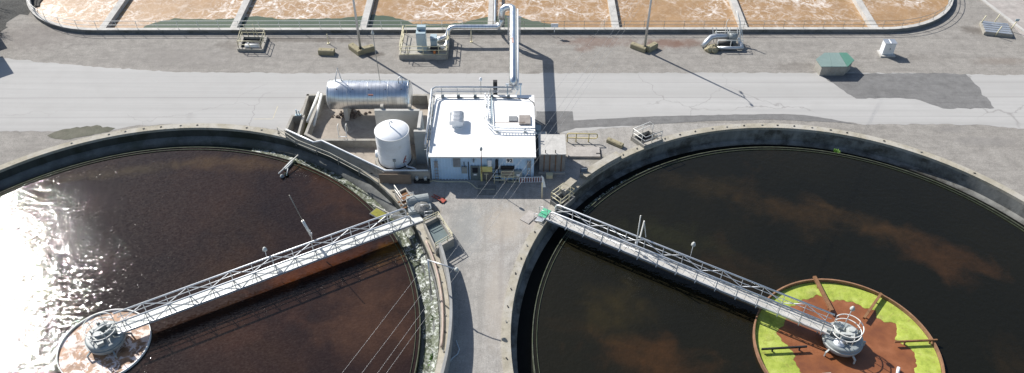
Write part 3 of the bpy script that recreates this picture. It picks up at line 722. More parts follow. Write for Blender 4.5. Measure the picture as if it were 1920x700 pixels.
BX = [-49.5, -33.85, -18.35, -3.0, 12.05, 27.5, 43.3]
for k, x in enumerate(BX):
    w_ = .8 if k != 3 else .6
    y0 = by(x)+.3
    q = obj('baffle_wall', MB().box((x+w_/2-.01, y0+12, -.17), (w_, 24, 1.28)), M['pale_concrete'], bas)
    obj('aerator_deck', MB().box((x+w_/2+.2, y0+10.2, .62), (3.6, 1.4, .18)).box((x+w_/2, y0+11.5, .9), (1, 1, .5)), M['concrete'], bas)
outer = racetrack(.2)
vis = [(x, y, .505) for x, y in outer if y < 96]
xs = []
vis_l = [p for p in vis if p[0] < XL+.1]; vis_r = [p for p in vis if p[0] > XR-.1]
rails(bas, vis_l+[(x, by(x)+.2, .505) for x in (-40, -20, -6)], M['rail_white'], 1.07, (1, .5), .035, 2.4)
rails(bas, [(x, by(x)+.2, .505) for x in (-5.8, 0, 20)]+vis_r, M['rail_dull'], 1.0, (1, .5), .03, 2.4)
mb = MB(); mb.sheet(racetrack(.3), -.12); setst(obj('water', mb, M['sludge']))
M['clear_green'] = water_mat('clear_green_water', (.085, .11, .075), (.10, .125, .085), (.13, .15, .11), rough=.2, wave=.3, wdist=.02)
setst(sheet_from('clear_water', [(262, 60), (270, 50), (290, 43), (325, 35), (345, 35), (400, 37), (440, 34), (480, 30), (530, 36), (580, 36), (640, 34), (700, 28), (735, 32), (765, 40), (775, 45), (860, 44), (890, 38), (905, 34), (945, 29), (975, 32), (1000, 40), (1035, 46), (1042, 60)], M['clear_green'], -.11, .12, 11, .5))
# sign on the basin rail
p = U(1040, 48, 1.4); tag(obj('notice_sign', MB().box(p, (.85, .06, .5)).box(p+Vector((0, .03, -.5)), (.06, .05, .9)), M['white_paint'], loc=p-Vector((0, 0, .9))), 'small white notice sign on the basin railing right of the big duct', 'sign')

# ------------------------------------------------------------ big overhead duct
duct = thing('overhead_duct', 'large shiny overhead duct bridging the road from basin to building', 'duct', (0.2, 74, 0))
zd = 4.4
main = [(.06, 67.2, zd-.5), (.06, 67.35, zd-.12), (.06, 67.75, zd), (.06, 74, zd), (.05, 81.0, zd), (0, 81.45, zd+.02), (-.3, 81.72, zd+.03), (-.75, 81.75, zd), (-1.15, 81.72, zd-.3), (-1.28, 81.65, zd-.8), (-1.3, 81.6, 3.0)]
obj('main_pipe', MB().tube(main, .40, 20), M['cladding'], duct)
obj('lower_pipe', MB().tube([(.38, 67.3, 3.2)]+[(.38, y, zd-.66) for y in (67.8, 74, 81)]+[(.3, 81.4, zd-.8), (.3, 81.5, .6)], .2, 12), M['cladding'], duct)
obj('side_pipe', MB().tube([(.56, 67.3, 3.2), (.58, 67.6, zd+.05), (.58, 74, zd+.08), (.58, 81.2, zd+.08), (.5, 81.5, zd-.2)], .09, 8), M['white_paint'], duct)
obj('branch_pipe', MB().tube([(-1.3, 81.6, 3.1), (-1.32, 81.55, 2.5), (-1.45, 81.5, 2.15), (-1.8, 81.45, 2.0), (-4.5, 81.4, 2.0), (-6.7, 81.4, 2.0), (-7.15, 81.35, 1.95), (-7.45, 81.25, 1.7), (-7.6, 81.1, 1.3), (-7.8, 80.8, 1.0), (-8.3, 80.5, .95), (-8.9, 80.3, .95)], .27, 14), M['cladding'], duct)
obj('basin_pipe', MB().tube([(-1.5, 81.5, 2.3), (-1.9, 82.2, 1.9), (-2.1, 83.2, 1.2), (-2.15, 84.2, 1.0), (-2.2, 95, 1.0), (-2.2, 104, 1.0)], .16, 10), M['cladding'], duct)
for y in (81.1, 67.9):
    sp = MB()
    for x in (-.5, .85): sp.bar((x, y, 0), (x, y, zd-.95), .14, .14)
    sp.bar((-.7, y, zd-.9), (1.0, y, zd-.9), .2, .13)
    sp.bar((-.5, y, .3), (.85, y, zd-1.0), .06, .06)
    obj('support_frame', sp, M['galv'], duct)
p = Vector((-.2, 78, zd+.45)); 
obj('rust_patch', MB().box((-.02, 74.2, zd+.405), (.22, 1.0, .02), .1), simple('primer', (.62, .42, .36), .7), duct)

# ------------------------------------------------------------ light poles and blocks
def conc_block(label, px, size, rz, group=None, z=.0):
    p = U(*px, 0); lx, ly, lz = size; mb = MB(); c = .09
    prof = [(-ly/2, 0), (ly/2, 0), (ly/2, lz-c), (ly/2-c, lz), (-ly/2+c, lz), (-ly/2, lz-c)]
    R = Matrix.Translation(p) @ Matrix.Rotation(rz, 4, 'Z')
    vs = [R @ Vector((s*lx/2, y, zz)) for s in (-1, 1) for y, zz in prof]
    mb.add(vs, [tuple(reversed(range(6))), tuple(range(6, 12))]+[(i, (i+1) % 6, 6+(i+1) % 6, 6+i) for i in range(6)])
    for s in (-.32, .32): mb.box(R @ Vector((s*lx, 0, lz+.02)), (.12, .12, .05), rz)
    return tag(obj('concrete_block', mb, M['block'], loc=p), label, 'concrete block', group)
def light_pole(label, px, h, arm_az):
    b = U(*px); t = thing('light_pole', label, 'light pole', b, 0, 'tall light poles by the basin')
    obj('pole', MB().cyl(b, b+Vector((0, 0, h)), .16, 12, .09), M['galv'], t)
    obj('base_plate', MB().box(b+Vector((0, 0, .06)), (.5, .5, .12)), M['rust'], t)
    for k, (dx, dy) in enumerate(arm_az):
        tp = b+Vector((0, 0, h-.1)); e = tp+Vector((dx, dy, .25))
        a = obj('arm', MB().tube([tp, tp+(e-tp)*.5+Vector((0, 0, .15)), e], .045, 6), M['galv'], t)
        obj('lamp_head', MB().box(e+Vector((dx*.12, dy*.12, -.02)), (.45, .2, .12), atan2(dy, dx)), M['mech_pale'], a)
    return t
light_pole('tall light pole rising between two blocks left of the platform', (677, 98), 11.2, [(-.6, .7), (.6, -.7)])
light_pole('tall light pole rising between two blocks right of the duct', (1208, 95), 11.0, [(-.3, 1.0), (.3, -1.0)])
conc_block('long mossy block left of the left light pole, end toward camera', (668, 97), (2.0, .75, .65), radians(-48))
conc_block('mossy block right of the left light pole', (688, 97), (1.7, .75, .65), radians(28))
conc_block('sandy block left of the right light pole', (1197, 93), (1.9, .6, .6), radians(-35))
conc_block('sandy block right of the right light pole', (1221, 93), (1.5, .7, .65), radians(42))
conc_block('lone mossy block between the valve pit and left light pole', (613, 101), (1.8, .75, .6), radians(-4))
conc_block('lone weathered block between yellow guard rail and railed pit', (1153, 271), (1.75, .5, .45), radians(-35))

# ------------------------------------------------------------ open pits with railings
def open_pit(label, corners, h, wt, zr, mat, railmat, inside, rail_sides, floor_z=.03, group=None, lift=0):
    P = [U(*c, 0) for c in corners]; c = sum(P, Vector())/len(P)
    t = thing('valve_pit', label, 'valve pit', (c.x, c.y, 0), 0, group)
    O = [(p.x, p.y) for p in P]; I = [(c.x+(p.x-c.x)*(1-wt), c.y+(p.y-c.y)*(1-wt)) for p in P]; n = len(P)
    vs = [(*p, z) for z in (0, h) for q in (O, I) for p in q]; fs = []
    for i in range(n):
        j = (i+1) % n
        fs += [(i, j, 2*n+j, 2*n+i), (2*n+i, 2*n+j, 3*n+j, 3*n+i), (n+i, n+j, 3*n+j, 3*n+i)]
    obj('curb', MB().add(vs, fs), mat, t)
    obj('pit_floor', MB().sheet([(c.x+(p[0]-c.x)*1.02, c.y+(p[1]-c.y)*1.02) for p in I], floor_z), inside, t)
    m_ = [((a[0]+b[0])/2, (a[1]+b[1])/2, h) for a, b in zip(O, I)]
    for seq in rail_sides:
        rails(t, [m_[i] for i in seq], railmat, zr, (1, .5), .04, 1.3)
    return t
t = open_pit('small square pit with cream railing left of the lone block', [(446, 97), (494, 98), (503, 72), (454, 71)], .35, .22, 1.0, M['concrete'], M['cream'], M['black'], [(0, 3, 2, 1), (0, 1)])
p = U(471, 86, .5); obj('valve_body', MB().cyl(p+Vector((-.7, 0, 0)), p+Vector((.9, 0, 0)), .22, 12).cyl(p+Vector((-.3, 0, -.3)), p+Vector((-.3, 0, .4)), .06), M['white_paint'], t)
for x, y, hh in ((467, 70, 1.7), (484, 69, 1.7)):
    p = U(x, y, .3); obj('valve_stem', MB().cyl(p, p+Vector((-.3, 0, hh)), .04, 6), M['cream'], t)
open_pit('open square pit with white railing on the far rim of the right tank', [(1182, 263), (1207, 281), (1242, 268), (1216, 249)], .5, .2, 1.0, M['concrete'], M['rail_white'], M['black'], [(0, 1, 2, 3, 0)])
open_pit('small dark pit with cream railing above the green walkway mat', [(1031, 384), (1052, 400), (1078, 378), (1055, 366)], .6, .18, 1.0, M['dark_concrete'], M['cream'], M['black'], [(0, 1, 2, 3, 0)])
M['blue_water'] = simple('pit_water', (.16, .20, .20), .25, var=.2, scale=1, bmp=0)
open_pit('large tank box of grey water with cream railing beside the left tank', [(795, 432), (818, 482), (852, 462), (823, 418)], 1.0, .14, .55, M['concrete'], M['cream'], M['blue_water'], [(0, 3, 2, 1)], floor_z=.55)
t = open_pit('open box with brown beams beside the left walkway end', [(741, 372), (757, 396), (779, 386), (762, 362)], .7, .16, 1.0, M['concrete'], M['rail_white'], M['rust'], [(0, 1, 2)], floor_z=.5)
for f in (.35, .6, .85):
    a = U(741, 372, .62)*(1-f)+U(757, 396, .62)*f; b = U(762, 362, .62)*(1-f)+U(779, 386, .62)*f
    obj('beam', MB().bar(a, b, .12, .1), M['rust'], t)
# half round lid box right of it
p = U(786, 392, 0); t = thing('lidded_box', 'dark concrete box with rounded half lid behind the left walkway end', 'box', p)
R = Matrix.Translation(p) @ Matrix.Rotation(radians(14), 4, 'Z')
obj('body', MB(R).box((0, 0, .35), (2.1, 1.9, .7)), M['mech'], t)
mb = MB(R); 
for i in range(8):
    a0, a1 = pi*i/8, pi*(i+1)/8
    mb.add([(-1.0, .45+.5*cos(a0), .7+.5*sin(a0)), (1.0, .45+.5*cos(a0), .7+.5*sin(a0)), (1.0, .45+.5*cos(a1), .7+.5*sin(a1)), (-1.0, .45+.5*cos(a1), .7+.5*sin(a1))], [(0, 1, 2, 3)], True)
mb.add([(s, .45+.5*cos(pi*i/8), .7+.5*sin(pi*i/8)) for s in (-1.0,) for i in range(9)], [tuple(range(9))])
mb.add([(s, .45+.5*cos(pi*i/8), .7+.5*sin(pi*i/8)) for s in (1.0,) for i in range(9)], [tuple(range(9))])
obj('lid', mb, M['mech'], t)
obj('hopper', MB(R).lathe((.2, -.55, .7), [(.75, 0), (.7, .1), (.3, .35), (0, .36)], n=9, smooth=False), M['dark_concrete'], t)

# landing steps
def steps(label, px, rz, n, mat, railmat, w=1.0):
    p = U(*px, 0); t = thing('access_steps', label, 'steps', p, 0); R = Matrix.Translation(p) @ Matrix.Rotation(rz, 4, 'Z')
    for k in range(n):
        obj('tread', MB(R).box((k*.26-.4, 0, .3-.1*k), (.25, w, .04)), mat, t)
    for s in (-1, 1):
        mb = MB(R); mb.bar((-.55, s*w/2, .32), (n*.26-.4, s*w/2, .03), .04, .12); obj('stringer', mb, mat, t)
        mb = MB(R); mb.tube([(-.5, s*w/2, .3), (-.5, s*w/2, 1.25), (n*.26-.45, s*w/2, 1.0), (n*.26-.45, s*w/2, .05)], .03, 6).tube([(-.5, s*w/2, .8), (n*.26-.45, s*w/2, .6)], .025, 6)
        obj('handrail', mb, railmat, t)
steps('grey steel steps at the land end of the left walkway', (803, 406), radians(28), 3, M['galv'], M['rail_metal'])
steps('low steel steps at the green mat end of the right walkway', (1012, 411), radians(150), 3, M['galv'], M['rail_metal'])
p = U(992, 408, 0); tag(obj('slab', MB().box(p+Vector((0, 0, .04)), (1.5, 1.0, .08), radians(52)), M['apron'], loc=p), 'pale tilted slab lying left of the right walkway steps', 'slab')
# yellow-green scum box and skimmer arm in left tank
p = U(711, 401, -.8); t = thing('scum_box', 'yellow green scum box on the inner edge of the left tank', 'scum box', (p.x, p.y, -1.2)); R = Matrix.Translation(p) @ Matrix.Rotation(radians(-35), 4, 'Z')
obj('hopper', MB(R).box((0, 0, -.3), (1.6, 1.0, .5)), M['dark_concrete'], t); obj('scum', MB(R).box((0, 0, -.03), (1.45, .85, .04)), simple('box_scum', (.22, .21, .02), .8, var=.35, scale=3), t)
obj('beach_arm', MB(R).bar((-1.3, .55, .02), (1.2, .55, .02), .1, .1), M['rail_dull'], t)
t0 = U(540, 315, -.7); t = thing('skimmer_arm', 'slim white skimmer arm with floats at the top edge of the brown water', 'skimmer', (t0.x, t0.y, -1.05))
a, b = U(522, 326, -.55), U(559, 291, -.4)
obj('arm', MB().cyl(a, b, .06, 8), M['rail_white'], t)
obj('blade', MB().bar(U(534, 318, -.95), U(549, 302, -.95), .35, .25), M['mech'], t)
for x, y in ((529, 331), (537, 327), (552, 304)):
    q = U(x, y, -.95); obj('float', MB().lathe(q, [(0, .2), (.16, .15), (.22, 0), (.16, -.12), (0, -.16)], n=12), M['weir_green'] if x > 530 else M['mech'], t)
obj('hanger', MB().cyl(U(534, 318, -.95), U(531, 314, .0), .03, 6).cyl(U(537, 330, -.95), U(540, 316, -.4), .05, 6), M['rail_white'], t)

# ------------------------------------------------------------ blower platform
A, B, C_, D = U(748, 112, 0), U(840, 112, 0), U(845, 82, 0), U(752, 82, 0)
c = (A+B+C_+D)/4; t = thing('equipment_platform', 'raised concrete platform with cream railing between light pole and duct', 'platform', (c.x, c.y, 0))
x0, x1, y0, y1 = A.x+.05, B.x, A.y, 82.2
obj('slab', MB().box(((x0+x1)/2, (y0+y1)/2, .3), (x1-x0, y1-y0, .6)), M['concrete'], t)
z = .6; e = .12
rails(t, [(x0+e, y1-e, z), (x0+e, y0+e, z), (x1-e, y0+e, z), (x1-e, y1-e, z)], M['cream'], 1.1, (1, .55, .04), .05, 1.7)
rails(t, [(x0+e+.3, y1-.06, z), (x1-.4, y1-.06, z)], M['cream'], 1.1, (1,), .03, 6)
p = U(791, 97, .6); t = thing('control_cabinet', 'tall blue grey control cabinet on the railed platform', 'cabinet', p)
obj('body', MB().box(p+Vector((0, .55, 1.2)), (1.05, 1.1, 2.4)), M['cabinet'], t)
obj('hood', MB().box(p+Vector((.05, .95, 2.62)), (1.0, .5, .42)), M['cabinet'], t)
obj('door', MB().box(p+Vector((0, -.015, 1.2)), (.92, .03, 2.2)).box(p+Vector((.3, -.05, 1.3)), (.05, .05, .2)), M['cabinet'], t)
obj('top_vent', MB().box(p+Vector((-.15, .5, 2.43)), (.22, .18, .05)), M['black'], t)
p = U(812, 97, .6); t = thing('blower', 'blue grey blower with louvres right of the tall cabinet', 'blower', p)
obj('housing', MB().box(p+Vector((.1, .7, .8)), (.7, .8, 1.6)), M['cabinet'], t)
for k in range(3): obj('louvre', MB().box(p+Vector((.1, .62, 1.25+.2*k)), (.74, .9, .06)), M['cabinet'], t)
obj('motor', MB().cyl(p+Vector((-.3, .1, .35)), p+Vector((.7, .1, .35)), .3, 14), M['black'], t)
obj('outlet_pipe', MB().tube([p+Vector(q) for q in ((.6, .3, .45), (1.1, .2, .4), (1.5, .45, .5), (1.6, .9, .9))], .2, 12), M['cladding'], t)
q = p+Vector((.2, -.4, 0)); tag(obj('barrel', MB().lathe(q, [(0, 0), (.14, 0), (.15, .15), (.14, .35), (.05, .4), (0, .4)], n=12), M['orange'], loc=q), 'small orange container on the platform beside the blower', 'container')
# small markers along the basin
def marker(label, px, h, mat, lean=(0, 0)):
    p = U(*px, 0); mb = MB().cyl(p, p+Vector((lean[0], lean[1], h)), .05, 6).box(p+Vector((0, 0, .03)), (.3, .3, .06))
    return tag(obj('marker_post', mb, mat, loc=p), label, 'post', 'thin marker posts by the basin')
marker('thin tan marker post above the lone mossy block', (616, 82), 1.3, M['cream'])
marker('thin marker post on a plate right of the platform', (884, 79), 1.8, M['cream'])
p = U(735, 140, 0); 
# pipe pump assembly
c = U(1360, 90, 0); t = thing('pump_skid', 'grey pump and pipe skid inside white pipe railing near the basin', 'pump', (c.x, c.y, 0))
P0 = Vector((c.x, c.y, 0))
obj('pump_pipe', MB().tube([P0+Vector(q) for q in ((-2.7, -.15, .25), (-2.2, .3, .7), (-1.7, .75, .95), (-1.1, .9, 1.0), (.4, .9, 1.0))], .32, 16), M['galv'], t)
obj('pump_body', MB().cyl(P0+Vector((.4, .9, 1.0)), P0+Vector((1.3, .9, 1.0)), .42, 16).box(P0+Vector((.8, .9, .45)), (1.0, .7, .9)), M['mech'], t)
obj('motor', MB().cyl(P0+Vector((-.9, .1, .55)), P0+Vector((.6, .1, .55)), .25, 14).box(P0+Vector((0, .1, .2)), (1.8, .6, .3)), M['black'], t)
obj('header_pipe', MB().cyl(P0+Vector((-1.1, -.55, .35)), P0+Vector((1.9, -.55, .35)), .2, 12).cyl(P0+Vector((1.8, -.5, .35)), P0+Vector((1.7, 1.2, .5)), .2, 12), M['galv'], t)
for ang, x in ((.35, -1.2), (.35, -.8), (-.3, .2), (.3, .45), (-.3, 1.5), (.3, 1.6), (.35, 1.9), (.3, 2.1)):
    obj('frame_bar', MB().bar(P0+Vector((x, 1.0 if x < 1 else .2, .1)), P0+Vector((x-ang*1.1, 1.3, 2.0)), .07, .07), M['rail_white'], t)
rails(t, [P0+Vector(q) for q in ((-1.1, -.35, .5), (1.8, -.35, .5), (1.8, 1.5, .5), (-1.1, 1.5, .5))], M['rail_white'], .75, (1,), .05, 1.5)
obj('stack', MB().tube([P0+Vector(q) for q in ((1.8, .8, .4), (1.5, 1.4, 2.6), (1.0, 1.9, 3.8))], .07, 8), M['rail_white'], t)
obj('gooseneck', MB().tube([P0+Vector(q) for q in ((.0, 1.2, .4), (.0, 1.5, 2.6), (.15, 1.6, 2.9), (.3, 1.6, 2.8))], .04, 6), M['rail_white'], t)
p = U(1336, 95, 0); mb = MB(); r = random.Random(3)
for dx, dy, s in ((-.45, -.1, .5), (.15, -.15, .55), (-.1, .35, .45), (.45, .3, .4), (0, .05, .6)):
    k = 9; pr = [(0, s*1.2), (s*.5, s*1.1), (s*.85, s*.8), (s, s*.35), (s*.95, 0)]
    mb.lathe(p+Vector((dx, dy, 0)), pr, n=k, smooth=False)
o = tag(obj('tarp', mb, M['block'], loc=p), 'tan crumpled tarp heap at the left front of the pump skid', 'tarp')
for v_ in o.data.vertices: v_.co += Vector((r.uniform(-.1, .1), r.uniform(-.1, .1), r.uniform(-.08, .08) if v_.co.z > .1 else 0))

# ------------------------------------------------------------ green-roofed chamber, white cabinet, grate box
base = [U(1538, 138), U(1585, 138), U(1601, 127), U(1592, 116), U(1575, 112), U(1546, 113), U(1530, 122)]
zc_ = 1.3
top = [U(x, y, zc_) for x, y in ((1540, 125), (1589, 125), (1602, 113), (1588, 99), (1546, 99), (1530, 111))]
c = sum(top, Vector())/len(top)
t = thing('covered_chamber', 'low concrete chamber under a pale green panel cover beside the dark patch', 'chamber', (c.x, c.y, 0))
obj('wall', MB().prism([(c.x+(p.x-c.x)*.93, c.y+(p.y-c.y)*.93) for p in top], 0, zc_-.1), M['concrete'], t)
s1, s2 = U(1588.5, 125, zc_), U(1573, 99, zc_)
T2 = lambda L: [(p.x, p.y) for p in L]
obj('cover_panel', MB().prism(T2([top[0], s1, s2, top[4], top[5]]), zc_-.1, zc_), M['green_cover'], t)
obj('cover_panel', MB().prism(T2([s1+Vector((.03, 0, 0)), top[1]+Vector((.03, 0, 0)), top[2], top[3], s2+Vector((.03, 0, 0))]), zc_-.1, zc_+.01), M['green_dark'], t)
for f in (.3, .65):
    obj('seam', MB().bar(top[0].lerp(s1, f+.1)+Vector((0, 0, .01)), top[4].lerp(s2, f)+Vector((0, 0, .01)), .05, .03), M['green_cover'], t)
p = U(1661, 102, 0); t = thing('electrical_cabinet', 'white metal cabinet standing alone on a small pad right of the green cover', 'cabinet', p)
obj('pad', MB().box(p+Vector((0, 0, .08)), (1.7, 1.3, .16)), M['pale_concrete'], t)
obj('body', MB().box(p+Vector((0, .1, .9)), (1.25, .85, 1.45)), M['white_paint'], t)
obj('lid', MB().box(p+Vector((0, .1, 1.66)), (1.35, .98, .07)).box(p+Vector((0, .1, 1.72)), (.04, .9, .05)), M['galv'], t)
dd = obj('door', MB().box(p+Vector((-.28, -.34, .9)), (.53, .03, 1.3)).box(p+Vector((.28, -.34, .9)), (.53, .03, 1.3)), M['fascia'], t)
obj('handle', MB().box(p+Vector((.08, -.37, .95)), (.04, .04, .22)), M['black'], dd)
obj('conduit', MB().tube([p+Vector((.68, .2, .1)), p+Vector((.68, .2, 1.2)), p+Vector((.6, .2, 1.25))], .03, 6), M['mech'], t)
c = U(1866, 58, 0); t = thing('grated_pit', 'low box of silvery grating planks with tan corner posts, far right', 'grated pit', (c.x, c.y, 0)); R = Matrix.Translation(c) @ Matrix.Rotation(radians(-12), 4, 'Z')
obj('curb', MB(R).box((0, 0, .2), (3.2, 2.6, .4)), M['concrete'], t)
for k in range(5): obj('grating', MB(R).box((0, -1.05+.52*k, .45), (3.0, .38, .06)), M['galv'], t)
for sx, sy in ((-1.6, .9), (1.7, .3), (.1, 1.6), (-.3, -1.3)): obj('post', MB(R).cyl((sx, sy, 0), (sx+.25, sy, 1.4), .06, 6), M['cream'], t)
p = R @ Vector((2.0, .4, 1.5)); obj('tag_plate', MB().box(p, (.45, .05, .3)), M['cabinet'], t)

# ------------------------------------------------------------ containment area
def wallpath(pts, w, z0, z1, closed=False):
    mb = MB(); n = len(pts)
    for i in range(n if closed else n-1):
        a, b = Vector(pts[i]), Vector(pts[(i+1) % n]); d = (b-a).normalized()
        mb.bar((a.x-d.x*w*.45, a.y-d.y*w*.45, (z0+z1)/2), (b.x+d.x*w*.45, b.y+d.y*w*.45, (z0+z1)/2), w, z1-z0-.002*i)
    return mb
cz = 1.15
cp = lambda *l: [Vector((U(x, y, cz).x, U(x, y, cz).y)) for x, y in l]
cont = thing('containment_bund', 'concrete walled yard holding both tanks beside the building', 'bund', (-14, 64, 0))
obj('wall', wallpath(cp((577, 178), (620, 177)), .3, 0, cz), M['concrete'], cont)
obj('wall', wallpath(cp((770, 178), (803, 178), (808, 200)), .3, 0, cz), M['concrete'], cont)
obj('wall', wallpath(cp((577, 178), (566, 215), (548, 217), (536, 244)), .25, 0, cz), M['concrete'], cont)
obj('divider_wall', wallpath(cp((603, 176), (573, 251), (596, 263)), .28, 0, cz), M['concrete'], cont)
obj('divider_wall', wallpath(cp((569, 216), (559, 251)), .22, 0, cz-.05), M['concrete'], cont)
obj('front_wall', wallpath(cp((536, 244), (588, 268), (606, 265), (720, 321), (803, 321)), .28, 0, cz), M['concrete'], cont)
# inner step wall
zi = .95
q1, q2 = U(596, 262, zi), U(706, 262, zi)
obj('step_wall', wallpath([Vector((q1.x, q1.y)), Vector((q2.x+2.4, q2.y))], .3, 0, zi), M['concrete'], cont)
f1 = [U(578, 180, .02), U(803, 180, .02), U(803, 326, .02), U(725, 332, .02), U(600, 276, .02), U(540, 255, .02)]
obj('floor', MB().sheet([(p.x, p.y) for p in f1], .03), M['floor'], cont)
wq = [U(x, y, .3) for x, y in ((545, 245), (557, 252), (572, 222), (564, 222))]
wq = cp((562, 222), (586, 180), (598, 180), (566, 254), (545, 246))
setst(obj('water', MB().sheet([(p.x, p.y) for p in wq], .12), M['green_water']))
# top rail pipe along the front wall
fr = [U(x, y, cz+.12) for x, y in ((536, 243), (588, 267), (603, 264), (722, 320), (803, 320))]
obj('rail_pipe', MB().tube(fr, .10, 8), M['rail_metal'], cont)
fence = thing('handrail', 'long thin grey handrail along the ledge between bund and left tank', 'handrail', tuple(U(600, 290, 0)))
rails(fence, [U(x, y, .15) for x, y in ((523, 253), (560, 277), (620, 301), (680, 333), (712, 352))], M['rail_dull'], 1.0, (1, .5), .035, 2.6)
# cover plate on the front wall
p = U(742, 347, 0); tag(obj('plywood_panel', MB().box(p+Vector((0, .12, .65)), (3.0, .06, 1.2)), simple('plywood', (.22, .17, .13), .9, var=.2, scale=1.5), loc=p), 'brown plywood panel leaning on the bund wall below the white tank', 'panel')
p = U(791, 344, 0); t = thing('utility_box', 'dark small pump set between plywood panel and building corner', 'pump', p)
obj('base', MB().box(p+Vector((0, .2, .15)), (1.5, .5, .3)), M['black'], t)
for s in (-.45, .35): obj('pump_head', MB().cyl(p+Vector((s, .2, .3)), p+Vector((s, .2, .65)), .16, 10), M['mech_pale'], t)
# two loose pipes in the channel
for k, (a, b, lab) in enumerate((((598, 174), (576, 229), 'longer white pipe lying in the channel left of the horizontal tank'), ((603, 177), (588, 236), 'shorter white pipe leaning right of the longer one in the channel'))):
    p, q = U(*a, 1.45), U(*b, .75 if k == 0 else .55); tag(obj('loose_pipe', MB().cyl(p, q, .15, 10), M['rail_white'], loc=q), lab, 'pipe')
# hose bib / little marker posts left
p = U(557, 216, cz); tag(obj('marker_post', MB().cyl(p, p+Vector((0, 0, .7)), .07, 8).cyl(p+Vector((.25, 0, 0)), p+Vector((.25, 0, .6)), .06, 8).box(p+Vector((.12, 0, .03)), (.6, .3, .06)), M['cabinet'], loc=p), 'two short blue grey capped stubs on the bund wall corner', 'stubs')
p = U(655, 216, .05); mb = MB(); r = random.Random(12)
for k in range(90):
    a, q = r.uniform(0, 2*pi), abs(r.gauss(0, .55)); c0 = p+Vector((q*cos(a)*1.5, q*sin(a)*1.0, max(.02, .22-.18*q))); h_ = r.uniform(.06, .17)
    mb.lathe(c0, [(0, h_), (h_*.9, h_*.5), (h_*1.2, 0), (h_, -h_*.5)], n=5, smooth=False)
tag(obj('gravel_heap', mb, simple('dark_gravel', (.14, .11, .095), .95, var=.3, scale=4), loc=p), 'low heap of dark gravel in the bund left of the tank saddle', 'gravel', kind='stuff')
# ladder over the step wall
p = U(645, 268, 0); t = thing('step_ladder', 'white ladder frame straddling the inner step wall', 'ladder', p)
for s in (-.4, .4):
    obj('side_rail', MB().tube([p+Vector((s, -.5, 0)), p+Vector((s, .05, 1.0)), p+Vector((s, .05, 2.1)), p+Vector((s, .6, 2.0)), p+Vector((s, .6, 1.0))], .035, 6), M['rail_white'], t)
for k in range(4): obj('rung', MB().bar(p+Vector((-.4, -.45+.13*k, .1+.25*k)), p+Vector((.4, -.45+.13*k, .1+.25*k)), .08, .03), M['rail_metal'], t)

# horizontal tank
z0 = 2.6; r_ = 1.52
pl, pr_ = U(618, 180, z0), U(768, 178, z0); yc = U(690, 177.5, z0).y
ht = thing('horizontal_tank', 'large shiny horizontal cylinder tank with banded cladding', 'tank', ((pl.x+pr_.x)/2, yc, 0))
xl, xr = pl.x, pr_.x; mb = MB(); nn = 48
prof = [(-.28, .0), (-.26, .6), (-.2, 1.05), (-.08, 1.42), (0, r_)]
rings = [(xl-.0+p[0], p[1]) for p in prof]+[(xl+(xr-xl)*i/6, r_) for i in range(1, 7)]+[(xr-p[0], p[1]) for p in reversed(prof[:-1])]
k = len(rings); vs = [(x, yc+q*cos(2*pi*i/nn), z0+q*sin(2*pi*i/nn)) for i in range(nn) for x, q in rings]
fs = [(i*k+j, ((i+1) % nn)*k+j, ((i+1) % nn)*k+j+1, i*k+j+1) for i in range(nn) for j in range(k-1)]
obj('shell', MB().add(vs, fs, True), M['cladding'], ht)
for x in (xl+.05, xl+(xr-xl)*.25, xl+(xr-xl)*.5, xl+(xr-xl)*.75, xr-.05):
    b = MB(); pts = [(x, yc+(r_+.01)*cos(2*pi*i/36), z0+(r_+.01)*sin(2*pi*i/36)) for i in range(36)]
    b.tube(pts, .028, 6, True); obj('band', b, M['galv'], ht)
for x in (xl+1.6, xr-1.6):
    obj('saddle', MB().box((x, yc, 1.1), (.45, 2.3, 2.2)), M['pale_wall'], ht)
b = MB(); x = xl+.9
b.tube([(x-.2, yc+.2, z0+r_-.05), (x+.25, yc+.3, z0+r_+1.6), (x+.45, yc+.3, z0+r_-.05)], .07, 8); b.box((x+.1, yc+.2, z0+r_+.0), (.9, .5, .06)); obj('vent_frame', b, M['rail_metal'], ht)
x = xr-1.0; b = MB(); b.tube([(x, yc, z0+r_-.05), (x, yc, z0+r_+.5), (x+.2, yc, z0+r_+.7), (x+.4, yc, z0+r_+.5), (x+.4, yc, z0+r_-.1)], .06, 8); obj('vent_pipe', b, M['rail_metal'], ht)
obj('name_plate', MB().box(((xl+xr)/2+.35, yc-r_*.83-.01, z0+r_*.55), (.5, .06, .25)), simple('plate_red', (.42, .2, .16), .6), ht)
for f in (.12, .32, .52, .72, .92): obj('bolt', MB().box((xl+(xr-xl)*f, yc-r_*.55, z0+r_*.84), (.1, .1, .05)), M['black'], ht)
# thin mast with tip beside the road (wind sensor) standing on the tank
p = Vector((xr-3.0, yc+.6, z0+r_-.1)); t = thing('aerial_mast', 'thin tall aerial rising from the top of the horizontal tank', 'aerial', p)
obj('pole', MB().cyl(p, p+Vector((-.2, .5, 5.3)), .035, 6), M['rail_dull'], t)
obj('tip', MB().lathe(p+Vector((-.2, .5, 5.2)), [(0, -.2), (.18, -.05), (.14, .1), (.04, .35), (0, .4)], n=10), M['mech_pale'], t)

